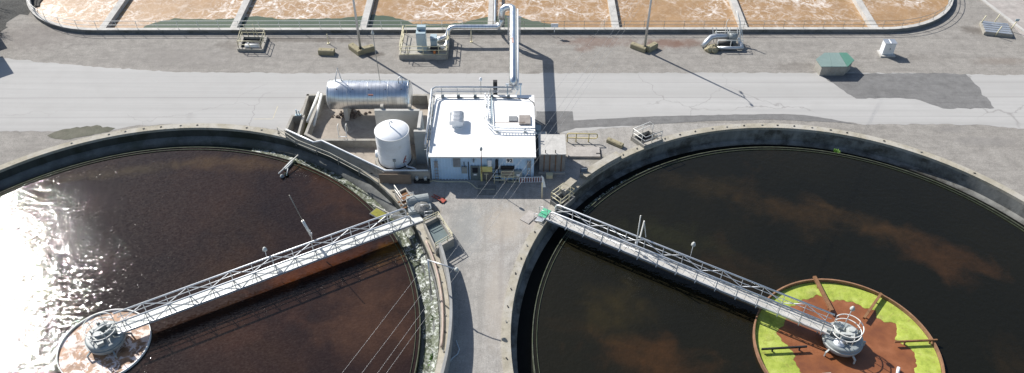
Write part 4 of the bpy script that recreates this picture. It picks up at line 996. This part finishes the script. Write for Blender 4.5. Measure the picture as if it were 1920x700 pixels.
# vertical white tank
zb = .85; bc = U(741, 297, zb); topz = 4.35; rt = 1.60
vt = thing('white_tank', 'upright white domed cylinder tank with a red mark', 'tank', (bc.x, bc.y, 0))
obj('pedestal', MB().lathe((bc.x, bc.y, 0), [(rt+.42, .03), (rt+.42, .8), (0, .8)], n=8, smooth=False), M['concrete'], vt)
obj('shell', MB().lathe((bc.x, bc.y, 0), [(rt, zb-.04), (rt, topz)], n=56), M['white_paint'], vt)
obj('dome', MB().lathe((bc.x, bc.y, 0), [(rt+.03, topz-.02), (rt*.97, topz+.06), (rt*.75, topz+.24), (rt*.4, topz+.4), (0, topz+.46)], n=56), M['white_paint'], vt)
obj('dome_seam', MB().ring((bc.x, bc.y, 0), rt, rt+.045, topz-.06, topz+.01, n=56), M['fascia'], vt)
for zz in (2.0, 3.2): obj('weld_seam', MB().ring((bc.x, bc.y, 0), rt, rt+.012, zz, zz+.03, n=56), M['fascia'], vt)
obj('base_band', MB().ring((bc.x, bc.y, 0), rt, rt+.05, zb-.04, zb+.07, n=56), M['black'], vt)
b = MB(); q = Vector((bc.x-.1, bc.y, topz+.4)); b.tube([q, q+Vector((0, 0, .6)), q+Vector((.15, -.1, .8)), q+Vector((.3, -.2, .6))], .06, 8); obj('vent_pipe', b, M['white_paint'], vt)
def on_shell(a, z, dr=.0): return Vector((bc.x+(rt+dr)*cos(a), bc.y+(rt+dr)*sin(a), z))
a = radians(-83); obj('gauge_box', MB().box(on_shell(a, 2.0, .06), (.28, .12, .28)).cyl(on_shell(a, 1.9, .08), on_shell(a, .7, .1), .03, 6), M['mech'], vt)
obj('manway', MB().cyl(on_shell(pi*1.02, 1.5, -.05), on_shell(pi*1.02, 1.5, .22), .38, 18), M['white_paint'], vt)
for z in (3.4, 1.45): obj('label_plate', MB().box(on_shell(radians(-58), z, .0), (.22, .06, .22), radians(32)), M['fascia'], vt)
# red wavy mark (a slanted letter-like flash) hugging the shell
b = MB()
def mark(pts, w):
    for (a0, z_0), (a1, z_1) in zip(pts, pts[1:]):
        b.bar(on_shell(radians(a0), z_0, .015), on_shell(radians(a1), z_1, .015), .02, w)
mark([(-52, 1.35), (-47, 1.75), (-42, 1.95)], .12); mark([(-47, 1.75), (-43, 1.72), (-40, 1.65)], .10); mark([(-50, 1.45), (-45, 1.4), (-41, 1.3)], .10); mark([(-42, 1.95), (-38, 2.05)], .1)
obj('red_mark', b, M['red'], vt)
b = MB(); q = on_shell(radians(-45), .9, .3); b.tube([q+Vector((-.3, .2, .5)), q, q+Vector((.5, -.2, .1)), q+Vector((.9, -.5, .1))], .1, 8); obj('drain_pipe', b, M['rail_metal'], vt)

# tall concrete screen walls behind the white tank
zt_ = 4.3
a, b_ = U(702, 206, zt_), U(787, 205, zt_)
sw = thing('firewall', 'tall L-shaped concrete wall between the white tank and horizontal tank', 'wall', ((a.x+b_.x)/2, a.y, 0))
obj('back_panel', MB().box(((a.x+b_.x)/2, a.y, zt_/2), (b_.x-a.x, .3, zt_)), M['pale_wall'], sw)
p = U(787, 239, zt_)
obj('side_panel', MB().box((b_.x+.13, (a.y+p.y)/2-.1, zt_/2+.002), (.3, a.y-p.y-.1, zt_+.004)), M['pale_wall'], sw)
obj('end_panel', MB().box((b_.x+.25, p.y-.25, zt_/2-.1), (1.15, .28, zt_-.2)), M['pale_wall'], sw)
for x in (a.x+.7, b_.x-1.0): obj('buttress', MB().box((x, a.y+.35, zt_/2+.15), (.28, .45, zt_+.3)), M['concrete'], sw)

# ------------------------------------------------------------ building
bx0, bx1, byf, byb, bh = -7.72, 2.12, 57.20, 66.55, 3.0
bd = thing('pump_house', 'white roofed pump house with pale blue siding marked 92', 'building', ((bx0+bx1)/2, 62, 0))
mb = MB(); mb.box(((bx0+bx1)/2, (byf+byb)/2, bh/2-.05), (bx1-bx0-.1, byb-byf, bh-.1))
x = bx0+.1
while x < bx1-.1:
    mb.box((x, byf-.04, bh/2-.08), (.10, .085, bh-.2)); x += .305
obj('wall', mb, M['blue_wall'], bd)
ym = 64.9; mb = MB(); zr0, zr1 = bh-.0, bh+.14
ov = .13
vs = [(bx0-.12, byf-ov, zr0), (bx1+.1, byf-ov, zr0), (bx1+.1, ym, zr1), (bx0-.12, ym, zr1), (bx1+.1, byb+.15, zr0+.02), (bx0-.12, byb+.15, zr0+.02)]
dn_ = [(v[0], v[1], v[2]-.14) for v in vs]
mb.add(vs+dn_, [(0, 1, 2, 3), (3, 2, 4, 5), (6, 9, 8, 7), (9, 11, 10, 8), (0, 6, 7, 1), (1, 7, 8, 2), (2, 8, 10, 4), (4, 10, 11, 5), (5, 11, 9, 3), (3, 9, 6, 0)])
obj('roof', mb, M['white_roof'], bd)
obj('gutter', MB().box(((bx0+bx1)/2, byf-ov-.05, bh-.07), (bx1-bx0+.24, .09, .17)), M['fascia'], bd)
def zroof(y): return zr0+(zr1-zr0)*(y-(byf-ov))/(ym-byf+ov) if y < ym else zr1-(zr1-zr0-.02)*(y-ym)/(byb+.15-ym)
def R_(px, py, dz=0):
    p = U(px, py, 3.1); return Vector((p.x, p.y, zroof(p.y)+dz))
# front fittings
fy = byf-.085
def onwall(px, py):
    """point on the front wall plane seen at a photo pixel"""
    x = (px-960)/FPX; y = -(py-350)/FPX; c, s = cos(ROLL), sin(ROLL); x, y = c*x-s*y, s*x+c*y
    X, Y, Z = x, cos(PITCH)+y*sin(PITCH), -sin(PITCH)+y*cos(PITCH); t_ = fy/Y
    return Vector((X*t_, fy, H+Z*t_))
def wallbox(name, x0p, y0p, x1p, y1p, depth, mat, parent=bd, off=0):
    a = onwall(x0p, y0p); b = onwall(x1p, y1p); 
    return obj(name, MB().box(((a.x+b.x)/2, fy-depth/2-off, (a.z+b.z)/2), (abs(b.x-a.x), depth, abs(a.z-b.z))), mat, parent)
wn = wallbox('window', 849, 297, 864, 313, .05, M['mech']); wallbox('pane', 850.2, 298.5, 862.8, 311.5, .03, simple('frosted_pane', (.22, .24, .26), .4), wn, .05)
dr = wallbox('door', 882, 311, 900, 344, .08, M['grey_door'])
wallbox('door_window', 885.5, 313.5, 896, 323, .03, M['window'], dr, .08)
wallbox('notice', 888, 325.5, 894, 328, .01, M['white_paint'], dr, .08)
obj('sign_plate', MB().box((onwall(955.5, 301).x, fy-.03, onwall(955, 301).z), (.68, .05, .56)), simple('sign_white', (.95, .95, .95), .5, var=.02, bmp=0), bd)
wallbox('vent_duct', 914, 299, 922, 315, .2, M['white_paint'])
wallbox('serving_window', 939, 311, 964, 317, .1, M['black'])
wallbox('notice_board', 940, 317, 963.5, 328, .22, simple('plywood_board', (.30, .25, .20), .9), off=.1)
fb = MB()
a = onwall(940, 316.5); b = onwall(963.5, 328)
for zz in (a.z, (a.z+b.z)/2, b.z): fb.bar((a.x, fy-.36, zz), (b.x, fy-.36, zz), .06, .06)
for xx in (a.x, b.x): fb.bar((xx, fy-.36, a.z), (xx, fy-.36, b.z), .06, .06)
obj('board_frame', fb, M['cream'], bd)
wallbox('electric_panel', 865.5, 312, 876, 324, .12, M['mech'])
wallbox('meter_box', 964, 318, 979, 331, .3, M['mech'])
wallbox('meter_label', 968.5, 323, 974.5, 327, .02, M['white_paint'], off=.3)
for px in ((817, 300), (992, 300)):
    a = onwall(*px); g = MB()
    for s in (-.14, .14): g.bar((a.x+s, fy-.12, a.z), (a.x+s, fy-.12, .1), .05, .05)
    for k in range(7): g.bar((a.x-.2, fy-.12, a.z-.1-.38*k), (a.x+.2, fy-.12, a.z-.1-.38*k), .04, .04)
    g.box((a.x, fy-.08, a.z-.5), (.22, .1, .6)); obj('conduit_ladder', g, simple('aged_conduit', (.34, .33, .33), .6, dirt=(.3, .17, .1)), bd)
for px in (878, 870): a = onwall(px, 303); obj('conduit', MB().cyl((a.x, fy-.08, a.z), (a.x, fy-.08, 1.3 if px == 870 else .1), .04, 6), M['black'], bd)
a = onwall(888, 300); obj('wall_lamp', MB().box((a.x, fy-.15, a.z), (.16, .3, .16)).box((a.x, fy-.1, a.z+.2), (.06, .1, .3)), M['mech'], bd)
# text 92
def text(s, loc, size, mat, parent, rot=(pi/2, 0, 0)):
    cu = bpy.data.curves.new('txt', 'FONT'); cu.body = s; cu.size = size; cu.extrude = .006; cu.align_x = 'CENTER'; cu.align_y = 'CENTER'; cu.offset = .014
    o = bpy.data.objects.new('txt', cu); C.objects.link(o); bpy.context.view_layer.update()
    me = bpy.data.meshes.new_from_object(o.evaluated_get(bpy.context.evaluated_depsgraph_get())); bpy.data.objects.remove(o)
    me.materials.clear(); me.materials.append(mat); me.transform(WM[parent].inverted() @ Matrix.Translation(loc) @ Matrix.Rotation(rot[0], 4, 'X'))
    o = bpy.data.objects.new('house_number', me); C.objects.link(o); o.parent = parent; WM[o] = WM[parent]; return o
text('92', (onwall(955.5, 301).x, fy-.075, onwall(955, 301).z), .56, M['black'], bd)
# roof fittings
p = R_(857, 232); t = thing('roof_ventilator', 'ribbed metal ventilator hood on the left of the white roof', 'roof vent', p)
obj('curb', MB().box(p+Vector((0, -.1, .2)), (.95, 1.0, .4)), M['white_paint'], t)
hb = MB(); Wx, Ly = 1.28, 1.7; prof = [(-Wx/2, .45), (-Wx/2, .72), (-Wx*.42, .86), (-Wx*.2, .95), (Wx*.2, .95), (Wx*.42, .86), (Wx/2, .72), (Wx/2, .45)]
vs = [p+Vector((x, s*Ly/2, z)) for s in (-1, 1) for x, z in prof]
hb.add(vs, [tuple(range(8)), tuple(range(15, 7, -1))]+[(i, i+1, 8+i+1, 8+i) for i in range(7)]+[(0, 7, 15, 8)])
obj('hood', hb, M['white_paint'], t)
for k in range(8):
    yy = -Ly/2+.1+k*(Ly-.2)/7
    obj('rib', MB().tube([p+Vector((x*1.02, yy, z+.02)) for x, z in prof], .045, 6), M['galv'], t)
p = R_(962, 224); tag(obj('roof_hatch', MB().box(p+Vector((0, 0, .06)), (.85, .75, .12)), M['hatch_grey'], loc=p), 'small grey grated hatch on the white roof', 'hatch')
p = R_(984, 226.5); tag(obj('roof_hatch', MB().box(p+Vector((0, 0, .09)), (1.12, 1.35, .18)), M['hatch'], loc=p), 'larger rust stained hatch near the right edge of the white roof', 'hatch')
# pipe tray from the back to the middle, then right
tray = thing('pipe_tray', 'white roof pipe tray running forward then turning right past the hatches', 'pipe tray', R_(915, 215))
def trays(pts, off, r): return [Vector(q)+off for q in pts]
pth = [R_(916, 176, .35), R_(916, 215, .35), R_(913, 232, .35), R_(922, 242, .35), R_(940, 245, .35), R_(1003, 246, .35)]
pth2 = [R_(910, 178, .35), R_(910, 218, .35), R_(911, 236, .35), R_(922, 248, .35), R_(940, 250, .35), R_(1000, 250, .35), R_(1006, 253, .2)]
obj('pipe', MB().tube(pth, .07, 8), M['white_paint'], tray); obj('pipe', MB().tube(pth2, .06, 8), M['white_paint'], tray)
obj('pipe', MB().tube([R_(922, 178, .3), R_(923, 238, .3)], .05, 8), M['cabinet'], tray)
obj('pipe', MB().tube([R_(928, 237.5, .55), R_(985, 237.5, .55)], .03, 6), M['rust'], tray)
for k in range(14):
    a = R_(911, 186+3.6*k, .38); obj('rung', MB().bar(a, a+Vector((.36, 0, 0)), .06, .03), M['white_paint'], tray)
for k in range(12):
    a = R_(932+5.6*k, 245, .38); obj('rung', MB().bar(a, a-Vector((0, .32, 0)), .05, .03), M['white_paint'], tray)
for x, y in ((912, 200), (912, 223), (932, 247), (984, 247)):
    a = R_(x, y); obj('support', MB().box(a+Vector((0, 0, .14)), (.45 if y < 240 else .22, .22, .28)), M['mech_pale'], tray)
# back railing of pipes over the roof
bp = thing('roof_pipe_rack', 'row of silver pipes raised on brackets along the back of the white roof', 'pipe rack', R_(880, 178))
for dy, dz, r_q in ((0, .95, .10), (-.25, .55, .06), (.12, .5, .05)):
    obj('pipe', MB().tube([Vector((bx0-.45, 58.0, 3.0+dz*.6)), Vector((bx0-.42, 66.2+dy, 3.1+dz)), Vector((bx0-.1, 66.6+dy, 3.1+dz)), Vector((.0, 66.6+dy, 3.1+dz))], r_q, 8), M['galv'], bp)
for k, x in enumerate((-7.2, -5.6, -3.9, -2.2, -.5)):
    obj('bracket', MB().bar((x, 66.55, 3.0), (x, 66.6, 4.05), .05, .05).box((x+.12, 66.2, 3.2), (.3, .35, .35)), M['mech'], bp)
obj('drop_pipe', MB().tube([Vector((.0, 66.6, 3.75)), Vector((.1, 67.2, 3.9)), Vector((.1, 68.6, 3.9))], .12, 8), M['galv'], bp)
obj('black_cable', MB().tube([Vector((-6.6, 65.9, 3.28)), Vector((-2, 65.95, 3.3)), Vector((1.6, 65.7, 3.3)), Vector((2.15, 65.2, 3.2)), Vector((2.25, 64.2, 3.0)), Vector((2.25, 63.6, 1.6))], .045, 6), M['black'], bp)
obj('left_pipe', MB().tube([Vector((bx0-.3, 57.6, .2)), Vector((bx0-.3, 57.6, 2.9)), Vector((bx0-.3, 66.0, 3.1))], .07, 8), M['galv'], bp)
for k in range(6): obj('bracket', MB().bar((bx0-.6, 58.2+1.5*k, 2.8), (bx0+.1, 58.2+1.5*k, 2.9), .06, .1), M['mech'], bp)
# dark flue behind, vent mast
p = Vector((-1.75, 67.2, 0)); tag(obj('flue', MB().box(p+Vector((0, 0, 2.2)), (.42, .4, 4.4)), M['black'], loc=p), 'square black flue standing behind the white roof', 'flue')
def rod(label, p, h, tip):
    t = thing('mast', label, 'mast', p); obj('pole', MB().cyl(p, p+Vector((0, 0, h)), .035, 6), M['rust'] if tip == 'r' else M['rail_dull'], t)
    obj('lamp_head', MB().lathe(p+Vector((0, 0, h-.05)), [(0, -.1), (.13, -.05), (.15, .1), (.1, .3), (0, .34)], n=10), M['mech_pale'] if tip == 'r' else M['white_paint'], t)
rod('rusty red thin pole with grey head at the front roof edge above the door', Vector((onwall(903, 300).x, fy-.45, 1.2)), 3.0, 'r')
rod('thin pole with white lamp head behind the back roof pipes', Vector((U(905, 180, 0).x, 67.1, 0)), 4.6, 'w')
# downspout/corner shed
ax0, ax1, ayf, ayb, ah = 2.62, 5.08, 58.15, 60.95, 2.35
an = thing('lean_to_shed', 'small grey sheet metal shed with rusty ribs right of the pump house', 'shed', ((ax0+ax1)/2, 59.5, 0))
obj('wall', MB().box(((ax0+ax1)/2, (ayf+ayb)/2, ah/2), (ax1-ax0, ayb-ayf, ah)), M['corrugated'], an)
for k in range(4): obj('rib', MB().box((ax0+.45+.55*k, ayf-.03, ah/2), (.07, .06, ah-.1)), M['rust'], an)
obj('roof', MB().box(((ax0+ax1)/2, (ayf+ayb)/2, ah+.05), (ax1-ax0+.15, ayb-ayf+.2, .1)), M['pale_concrete'], an)
obj('sill', MB().box(((ax0+ax1)/2, ayf-.12, .1), (ax1-ax0+.1, .2, .2)), M['pale_wall'], an)
for x in (.55, 1.5): obj('roof_stub', MB().cyl((ax0+x, ayf+.1, ah+.1), (ax0+x, ayf+.1, ah+.45), .04, 6), M['black'], an)
p = Vector((3.0, 61.8, 0)); tag(obj('junction_box', MB().box(p+Vector((0, 0, .9)), (.7, .7, 1.8)).box(p+Vector((0, 0, 1.84)), (.76, .76, .06)), M['pale_wall'], loc=p), 'narrow pale box behind the small shed roof', 'box')
p = Vector((2.6, 62.8, 0)); tag(obj('air_unit', MB().box(p+Vector((0, 0, .8)), (.6, 1.6, 1.6)).cyl(p+Vector((0, 0, 1.6)), p+Vector((0, 0, 1.7)), .25, 12), M['mech'], loc=p), 'dark upright unit against the right side of the pump house', 'air unit')

# front of the building
def frontrail(label, a, b, h, mat, lv, step, name='guard_rail', cat='guard rail', r=.045):
    p, q = U(*a, 0), U(*b, 0); t = thing(name, label, cat, p)
    rails(t, [p, q], mat, h, lv, r, step); return t
frontrail('short cream guard rail in front of the black door frame stand', (927, 345), (946, 345), 1.0, M['cream'], (1, .5), 1.3)
t = frontrail('cream low barrier below the meter box', (952, 342), (972, 342), .75, M['cream'], (1, .1), .6, 'barrier', 'barrier', .035)
p, q = U(974, 343, 0), U(1012, 342, 0); t = thing('striped_barrier', 'low barrier of red and white striped slats at the building corner', 'barrier', p)
for k in range(9):
    a = p+(q-p)*(k/8); obj('slat', MB().box(a+Vector((0, 0, .35)), (.09, .05, .62)), M['white_paint'], t)
    obj('slat', MB().box(a+Vector((.10, 0, .35)), (.06, .045, .6)), M['red'], t)
obj('rail', MB().bar(p+Vector((0, 0, .68)), q+Vector((.2, 0, .68)), .05, .05).bar(p+Vector((0, 0, .06)), q+Vector((.2, 0, .06)), .05, .05), M['white_paint'], t)
# yellow frame box with brown mat
p = U(912, 350, 0); t = thing('splash_guard', 'yellow painted guard panel standing right of the grey door', 'guard panel', (p.x, 57.0, 0)); X = onwall(912, 320).x
obj('top_panel', MB().box((X, 56.9, 1.55), (1.12, .1, .62)), M['safety_yellow'], t)
obj('side_panel', MB().box((X-.48, 56.88, .75), (.17, .1, 1.4)), M['safety_yellow'], t)
obj('screen', MB().box((X+.1, 56.95, .65), (.95, .08, 1.1)), simple('brown_mesh', (.16, .145, .13), .9), t)
p2 = U(912, 346, 0); obj('tap', MB().cyl((X, 56.6, 0), (X, 56.6, 1.25), .03, 6).bar((X-.2, 56.6, 1.2), (X+.2, 56.6, 1.2), .05, .05), M['cream'], t)
p = U(913, 357, 0); tag(obj('floor_plate', MB().box((p.x, p.y, .03), (1.7, 1.3, .06)), M['dark_concrete'], loc=p), 'dark floor plate in front of the yellow guard panel', 'floor plate')
# black stand
p = Vector((onwall(931.5, 320).x, 56.75, 0)); t = thing('pipe_stand', 'black steel pipe stand against the blue wall left of the notice board', 'pipe stand', p)
for s in (-.3, .3): obj('leg', MB().bar(p+Vector((s, 0, 0)), p+Vector((s*.35, .1, 1.9)), .07, .07), M['black'], t)
for zz in (.5, 1.1, 1.7): obj('cross_bar', MB().bar(p+Vector((-.42, 0, zz)), p+Vector((.42, 0, zz)), .06, .06), M['black'], t)
obj('riser', MB().cyl(p+Vector((0, .1, 1.7)), p+Vector((0, .15, 2.7)), .14, 10), M['black'], t)
# hoses / pale line along the front
pts = [U(x, y, .03) for x, y in ((790, 343), (800, 342), (812, 339), (830, 341), (876, 341), (884, 345), (893, 353), (903, 355.5), (928, 355.5))]
tag(obj('hose', MB().tube(pts, .045, 6), M['cream'], loc=pts[0]), 'pale hose lying along the foot of the blue wall', 'hose')
# white flag post
p = U(1016, 372, 0); t = thing('flag_post', 'short post with a narrow white blade sign in front of the small shed', 'flag', p)
obj('post', MB().cyl(p, p+Vector((0, 0, 2.0)), .05, 8), M['cream'], t)
obj('blade', MB().add([p+Vector(q) for q in ((-.12, -.02, 2.9), (.1, -.02, 2.6), (.32, -.02, 1.45), (.02, -.02, 1.4), (-.12, .02, 2.9), (.1, .02, 2.6), (.32, .02, 1.45), (.02, .02, 1.4))], [(0, 1, 2, 3), (7, 6, 5, 4), (0, 4, 5, 1), (1, 5, 6, 2), (2, 6, 7, 3), (3, 7, 4, 0)]), M['white_paint'], t)
p = U(1030, 333, 0); tag(obj('bin', MB().box(p+Vector((0, 0, .2)), (.62, .4, .4)).box(p+Vector((0, 0, .42)), (.66, .44, .05)), M['cream'], loc=p), 'small cream tub in front of the small shed', 'tub')
# red handtruck thing
p = U(825, 375, 0); t = thing('hand_truck', 'red hand truck lying flat on the ground near the lidded box', 'hand truck', p)
R = Matrix.Translation(p) @ Matrix.Rotation(radians(-35), 4, 'Z')
for s in (-.15, .15): obj('frame_bar', MB(R).bar((-.9, s, .12), (.45, s, .12), .06, .06), M['red'], t)
obj('toe_plate', MB(R).box((.35, 0, .1), (.45, .5, .07)), M['red'], t)
for s in (-.27, .27): obj('wheel', MB(R).cyl((.25, s-.04, .13), (.25, s+.04, .13), .13, 12), M['black'], t)
for k in (-.6, -.2, .1): obj('cross_bar', MB(R).bar((k, -.15, .12), (k, .15, .12), .05, .05), M['red'], t)
# yellow guard rail right, slab, blue chair-ish
g = thing('guard_rail', 'yellow looped double guard rail on the strip right of the small shed', 'guard rail', U(1062, 268, 0))
a, b = U(1063, 266, 0), U(1119, 267, 0); up = Vector((0, 0, 1))
loop = [a+up*.55, a+up*.95, a+Vector((.12, 0, 1.08)), b+Vector((-.12, 0, 1.08)), b+up*.95, b+up*.62, b+Vector((-.15, 0, .5)), a+Vector((.12, 0, .5))]
obj('rail', MB().tube(loop, .06, 8, True), M['yellow'], g)
for f in (.3, .72): q = a+(b-a)*f; obj('post', MB().cyl(q, q+up*1.08, .06, 8), M['yellow'], g)
obj('post', MB().cyl(a+Vector((.02, 0, 0)), a+Vector((.02, 0, .9)), .06, 8), M['yellow'], g)
p = U(1096, 288, 0); t = thing('loading_slab', 'pale raised concrete slab right of the small shed', 'slab', p)
obj('slab', MB().box(p+Vector((-.1, 0, .13)), (3.2, 1.5, .26)), M['apron'], t)
obj('lifting_eye', MB().bar(p+Vector((1.1, -.3, .3)), p+Vector((1.6, -.3, .3)), .04, .04).cyl(p+Vector((1.5, -.4, .2)), p+Vector((1.5, -.4, 1.0)), .035, 6), M['black'], t)
p = U(1094, 331, 0); t = thing('sign_frame', 'small blue grey panel on black legs by the right tank rim', 'panel', p)
obj('panel', MB().box(p+Vector((.05, .1, .65)), (.65, .06, .55), .05), simple('blue_panel', (.16, .2, .25), .6), t)
for s in (-.3, .35): obj('leg', MB().bar(p+Vector((s, .1, 0)), p+Vector((s, .1, 1.0)), .05, .05), M['black'], t)
# thick parapet segments of the right tank rim (upper-left quarter)
par = thing('parapet_wall', 'raised concrete parapet along the right tank rim by the pits', 'parapet', (CR.x-24, CR.y+13, 0))
def arcwall(c, r0, r1, z0, z1, a0, a1, name, mat, parent, n=40): return obj(name, MB().ring(c, r0, r1, z0, z1, radians(a0), radians(a1), n), mat, parent)
arcwall(CR, 26.5, 27.3, .15, .55, 126, 136.5, 'wall', M['coping'], par)
arcwall(CR, 26.6, 27.35, .15, .95, 139.5, 143.5, 'block', M['coping'], par)
scr = thing('screen_wall', 'tall narrow curved concrete wall on the outer rim of the left tank', 'wall', (CL.x+RO+.1, CL.y+3, 0))
arcwall(CL, RO+.05, RO+.28, 0, 1.9, -9.5, 18.6, 'wall', M['screen'], scr, 60)
arcwall(CL, RO+.05, RO+.24, 0, .55, -40, -9.5, 'low_wall', M['screen'], scr, 60)
# gate-like rusty flap rail between coping and trough (curved pipe)
cr = obj('curved_pipe', MB().tube([(CL.x+26.6*cos(radians(q)), CL.y+26.6*sin(radians(q)), .3) for q in range(-2, 24)], .09, 8), simple('pinkish_pipe', (.42, .33, .28), .7), loc=(CL.x+26.6, CL.y, .2))
tag(cr, 'long pinkish curved pipe lying on the inner edge of the left tank rim', 'pipe')
# lamp arm reaching over the wall
b = U(800, 493, .2); t = thing('wall_lamp', 'grey pole with a horizontal lamp arm reaching over the tall curved wall', 'lamp', b)
e = U(856, 506, 4.4); s_ = U(800, 489, 4.4)
base_ = Vector((s_.x+.1, s_.y+.05, .15)); 
obj('pole', MB().cyl(base_, Vector((base_.x, base_.y, 4.45)), .07, 8), M['galv'], t)
obj('arm', MB().tube([Vector((base_.x, base_.y, 4.4)), s_.lerp(e, .5)+Vector((0, 0, .1)), e], .055, 8), M['galv'], t)
obj('lamp_head', MB().lathe(e, [(0, .2), (.12, .16), (.2, -.05), (0, -.06)], n=12), M['mech_pale'], t)
t.location = (base_.x, base_.y, .15); WM[t] = Matrix.Translation(t.location)
for ch in t.children:
    for v_ in ch.data.vertices: v_.co += b-Vector(t.location)
# hose by the screen wall
pts = [U(x, y, .05) for x, y in ((855, 638), (857, 645), (861, 655), (858, 664), (848, 672), (842, 680), (839, 694), (838, 710), (838, 730))]
tag(obj('hose', MB().tube(pts, .05, 6), M['hose'], loc=pts[0]), 'blue grey hose curling on the shaded ground beside the curved wall', 'hose')
# weeds
def weed(label, px, z, n, s, seed):
    r = random.Random(seed); p = U(*px, z); mb = MB()
    for k in range(n):
        a = r.uniform(0, 2*pi); L = s*r.uniform(.5, 1.1); el = r.uniform(.3, 1.3); w_ = .035+.03*r.random()
        b0 = p+Vector((r.uniform(-s, s)*.45, r.uniform(-s, s)*.6, 0)); tip = b0+Vector((cos(a)*cos(el), sin(a)*cos(el), sin(el)))*L
        side = Vector((-sin(a), cos(a), 0))*w_; mid_ = b0.lerp(tip, .55)+Vector((0, 0, .04))
        mb.add([b0, mid_-side, tip, mid_+side], [(0, 1, 2, 3)])
    return tag(obj('weed', mb, M['leaf'], loc=p, fix=False), label, 'weed', 'weeds sprouting from the tank troughs')
weed('bright green weed clump in the left trough beside the curved wall, upper one', (821, 599), -1.45, 260, .55, 1)
weed('bright green weed clump in the left trough, lower one', (817, 676), -1.45, 260, .6, 2)
weed('single green weed on the far trough edge of the right tank', (1567, 285), -1.2, 70, .35, 3)
# ------------------------------------------------------------ overhead wires
for k, (a, b, nm) in enumerate((((643, 700), (925, 330), 'leftmost overhead wire crossing the left tank'), ((680, 700), (955, 332), 'second overhead wire from the left'), ((710, 700), (1031, 250), 'third overhead wire from the left'), ((727, 700), (1062, 222), 'rightmost overhead wire, passing by the small shed'))):
    zz = 16.0; p, q = U(*a, zz), U(*b, zz); d = (q-p).normalized()
    s, e = p-d*45, q+d*45; L = (e-s).length; pts = []
    for i in range(33):
        f = i/32; x = s.lerp(e, f); x.z = zz+3.0*(2*f-1)**2-.0; pts.append(x)
    tag(obj('overhead_wire', MB().tube(pts, .0075, 5), M['wire'], loc=pts[0]), nm, 'wire', 'overhead wires')
# ------------------------------------------------------------ out of frame left: shed and bare trees that throw the shadows
def shed(label, tip, h, w_, l):
    tp = U(*tip); k = h/math.tan(SUN_EL); p = Vector((tp.x+SUN_AZ[0]*k, tp.y+SUN_AZ[1]*k, 0))
    t = thing('storage_shed', label, 'shed', p); R = Matrix.Translation(p) @ Matrix.Rotation(radians(40), 4, 'Z')
    obj('wall', MB(R).box((-w_/2-.1, l/2+.1, h/2-.1), (w_, l, h-.2)), M['shed'], t); obj('roof', MB(R).box((-w_/2, l/2, h-.06), (w_+.2, l+.2, .12)), M['white_roof'], t)
shed('grey flat roofed shed just beyond the left edge, larger', (24, 138), 4.0, 4.0, 4.2)
shed('grey flat roofed shed just beyond the left edge, smaller', (12, 91), 3.2, 3.0, 3.0)
def bare_tree(label, x, y, h, seed):
    r = random.Random(seed); base = Vector((x, y, 0)); t = thing('bare_tree', label, 'tree', base)
    tk = MB(); tk.cyl(base, base+Vector((0, 0, h*.35)), .22, 8, .15); obj('trunk', tk, M['bark'], t); br_ = MB()
    def grow(p, d, L, rad, n):
        q = p+d*L; br_.cyl(p, q, rad, 5, rad*.6)
        if n == 0: return
        for k in range(3 if n > 1 else 4):
            v = (d+Vector((r.uniform(-1, 1), r.uniform(-1, 1), r.uniform(-.3, .7)))*.75).normalized(); grow(p+d*L*r.uniform(.6, 1), v, L*r.uniform(.6, .85), rad*.55, n-1)
    for k in range(4): grow(base+Vector((0, 0, h*.33)), Vector((r.uniform(-.6, .6), r.uniform(-.6, .6), 1)).normalized(), h*.26, .12, 4)
    obj('branches', br_, M['bark'], t)
bare_tree('bare tree just beyond the left edge near the basin, nearer one', -68.5, 86.5, 9, 5)
bare_tree('bare tree just beyond the upper left corner, farther one', -73, 97, 11, 8)
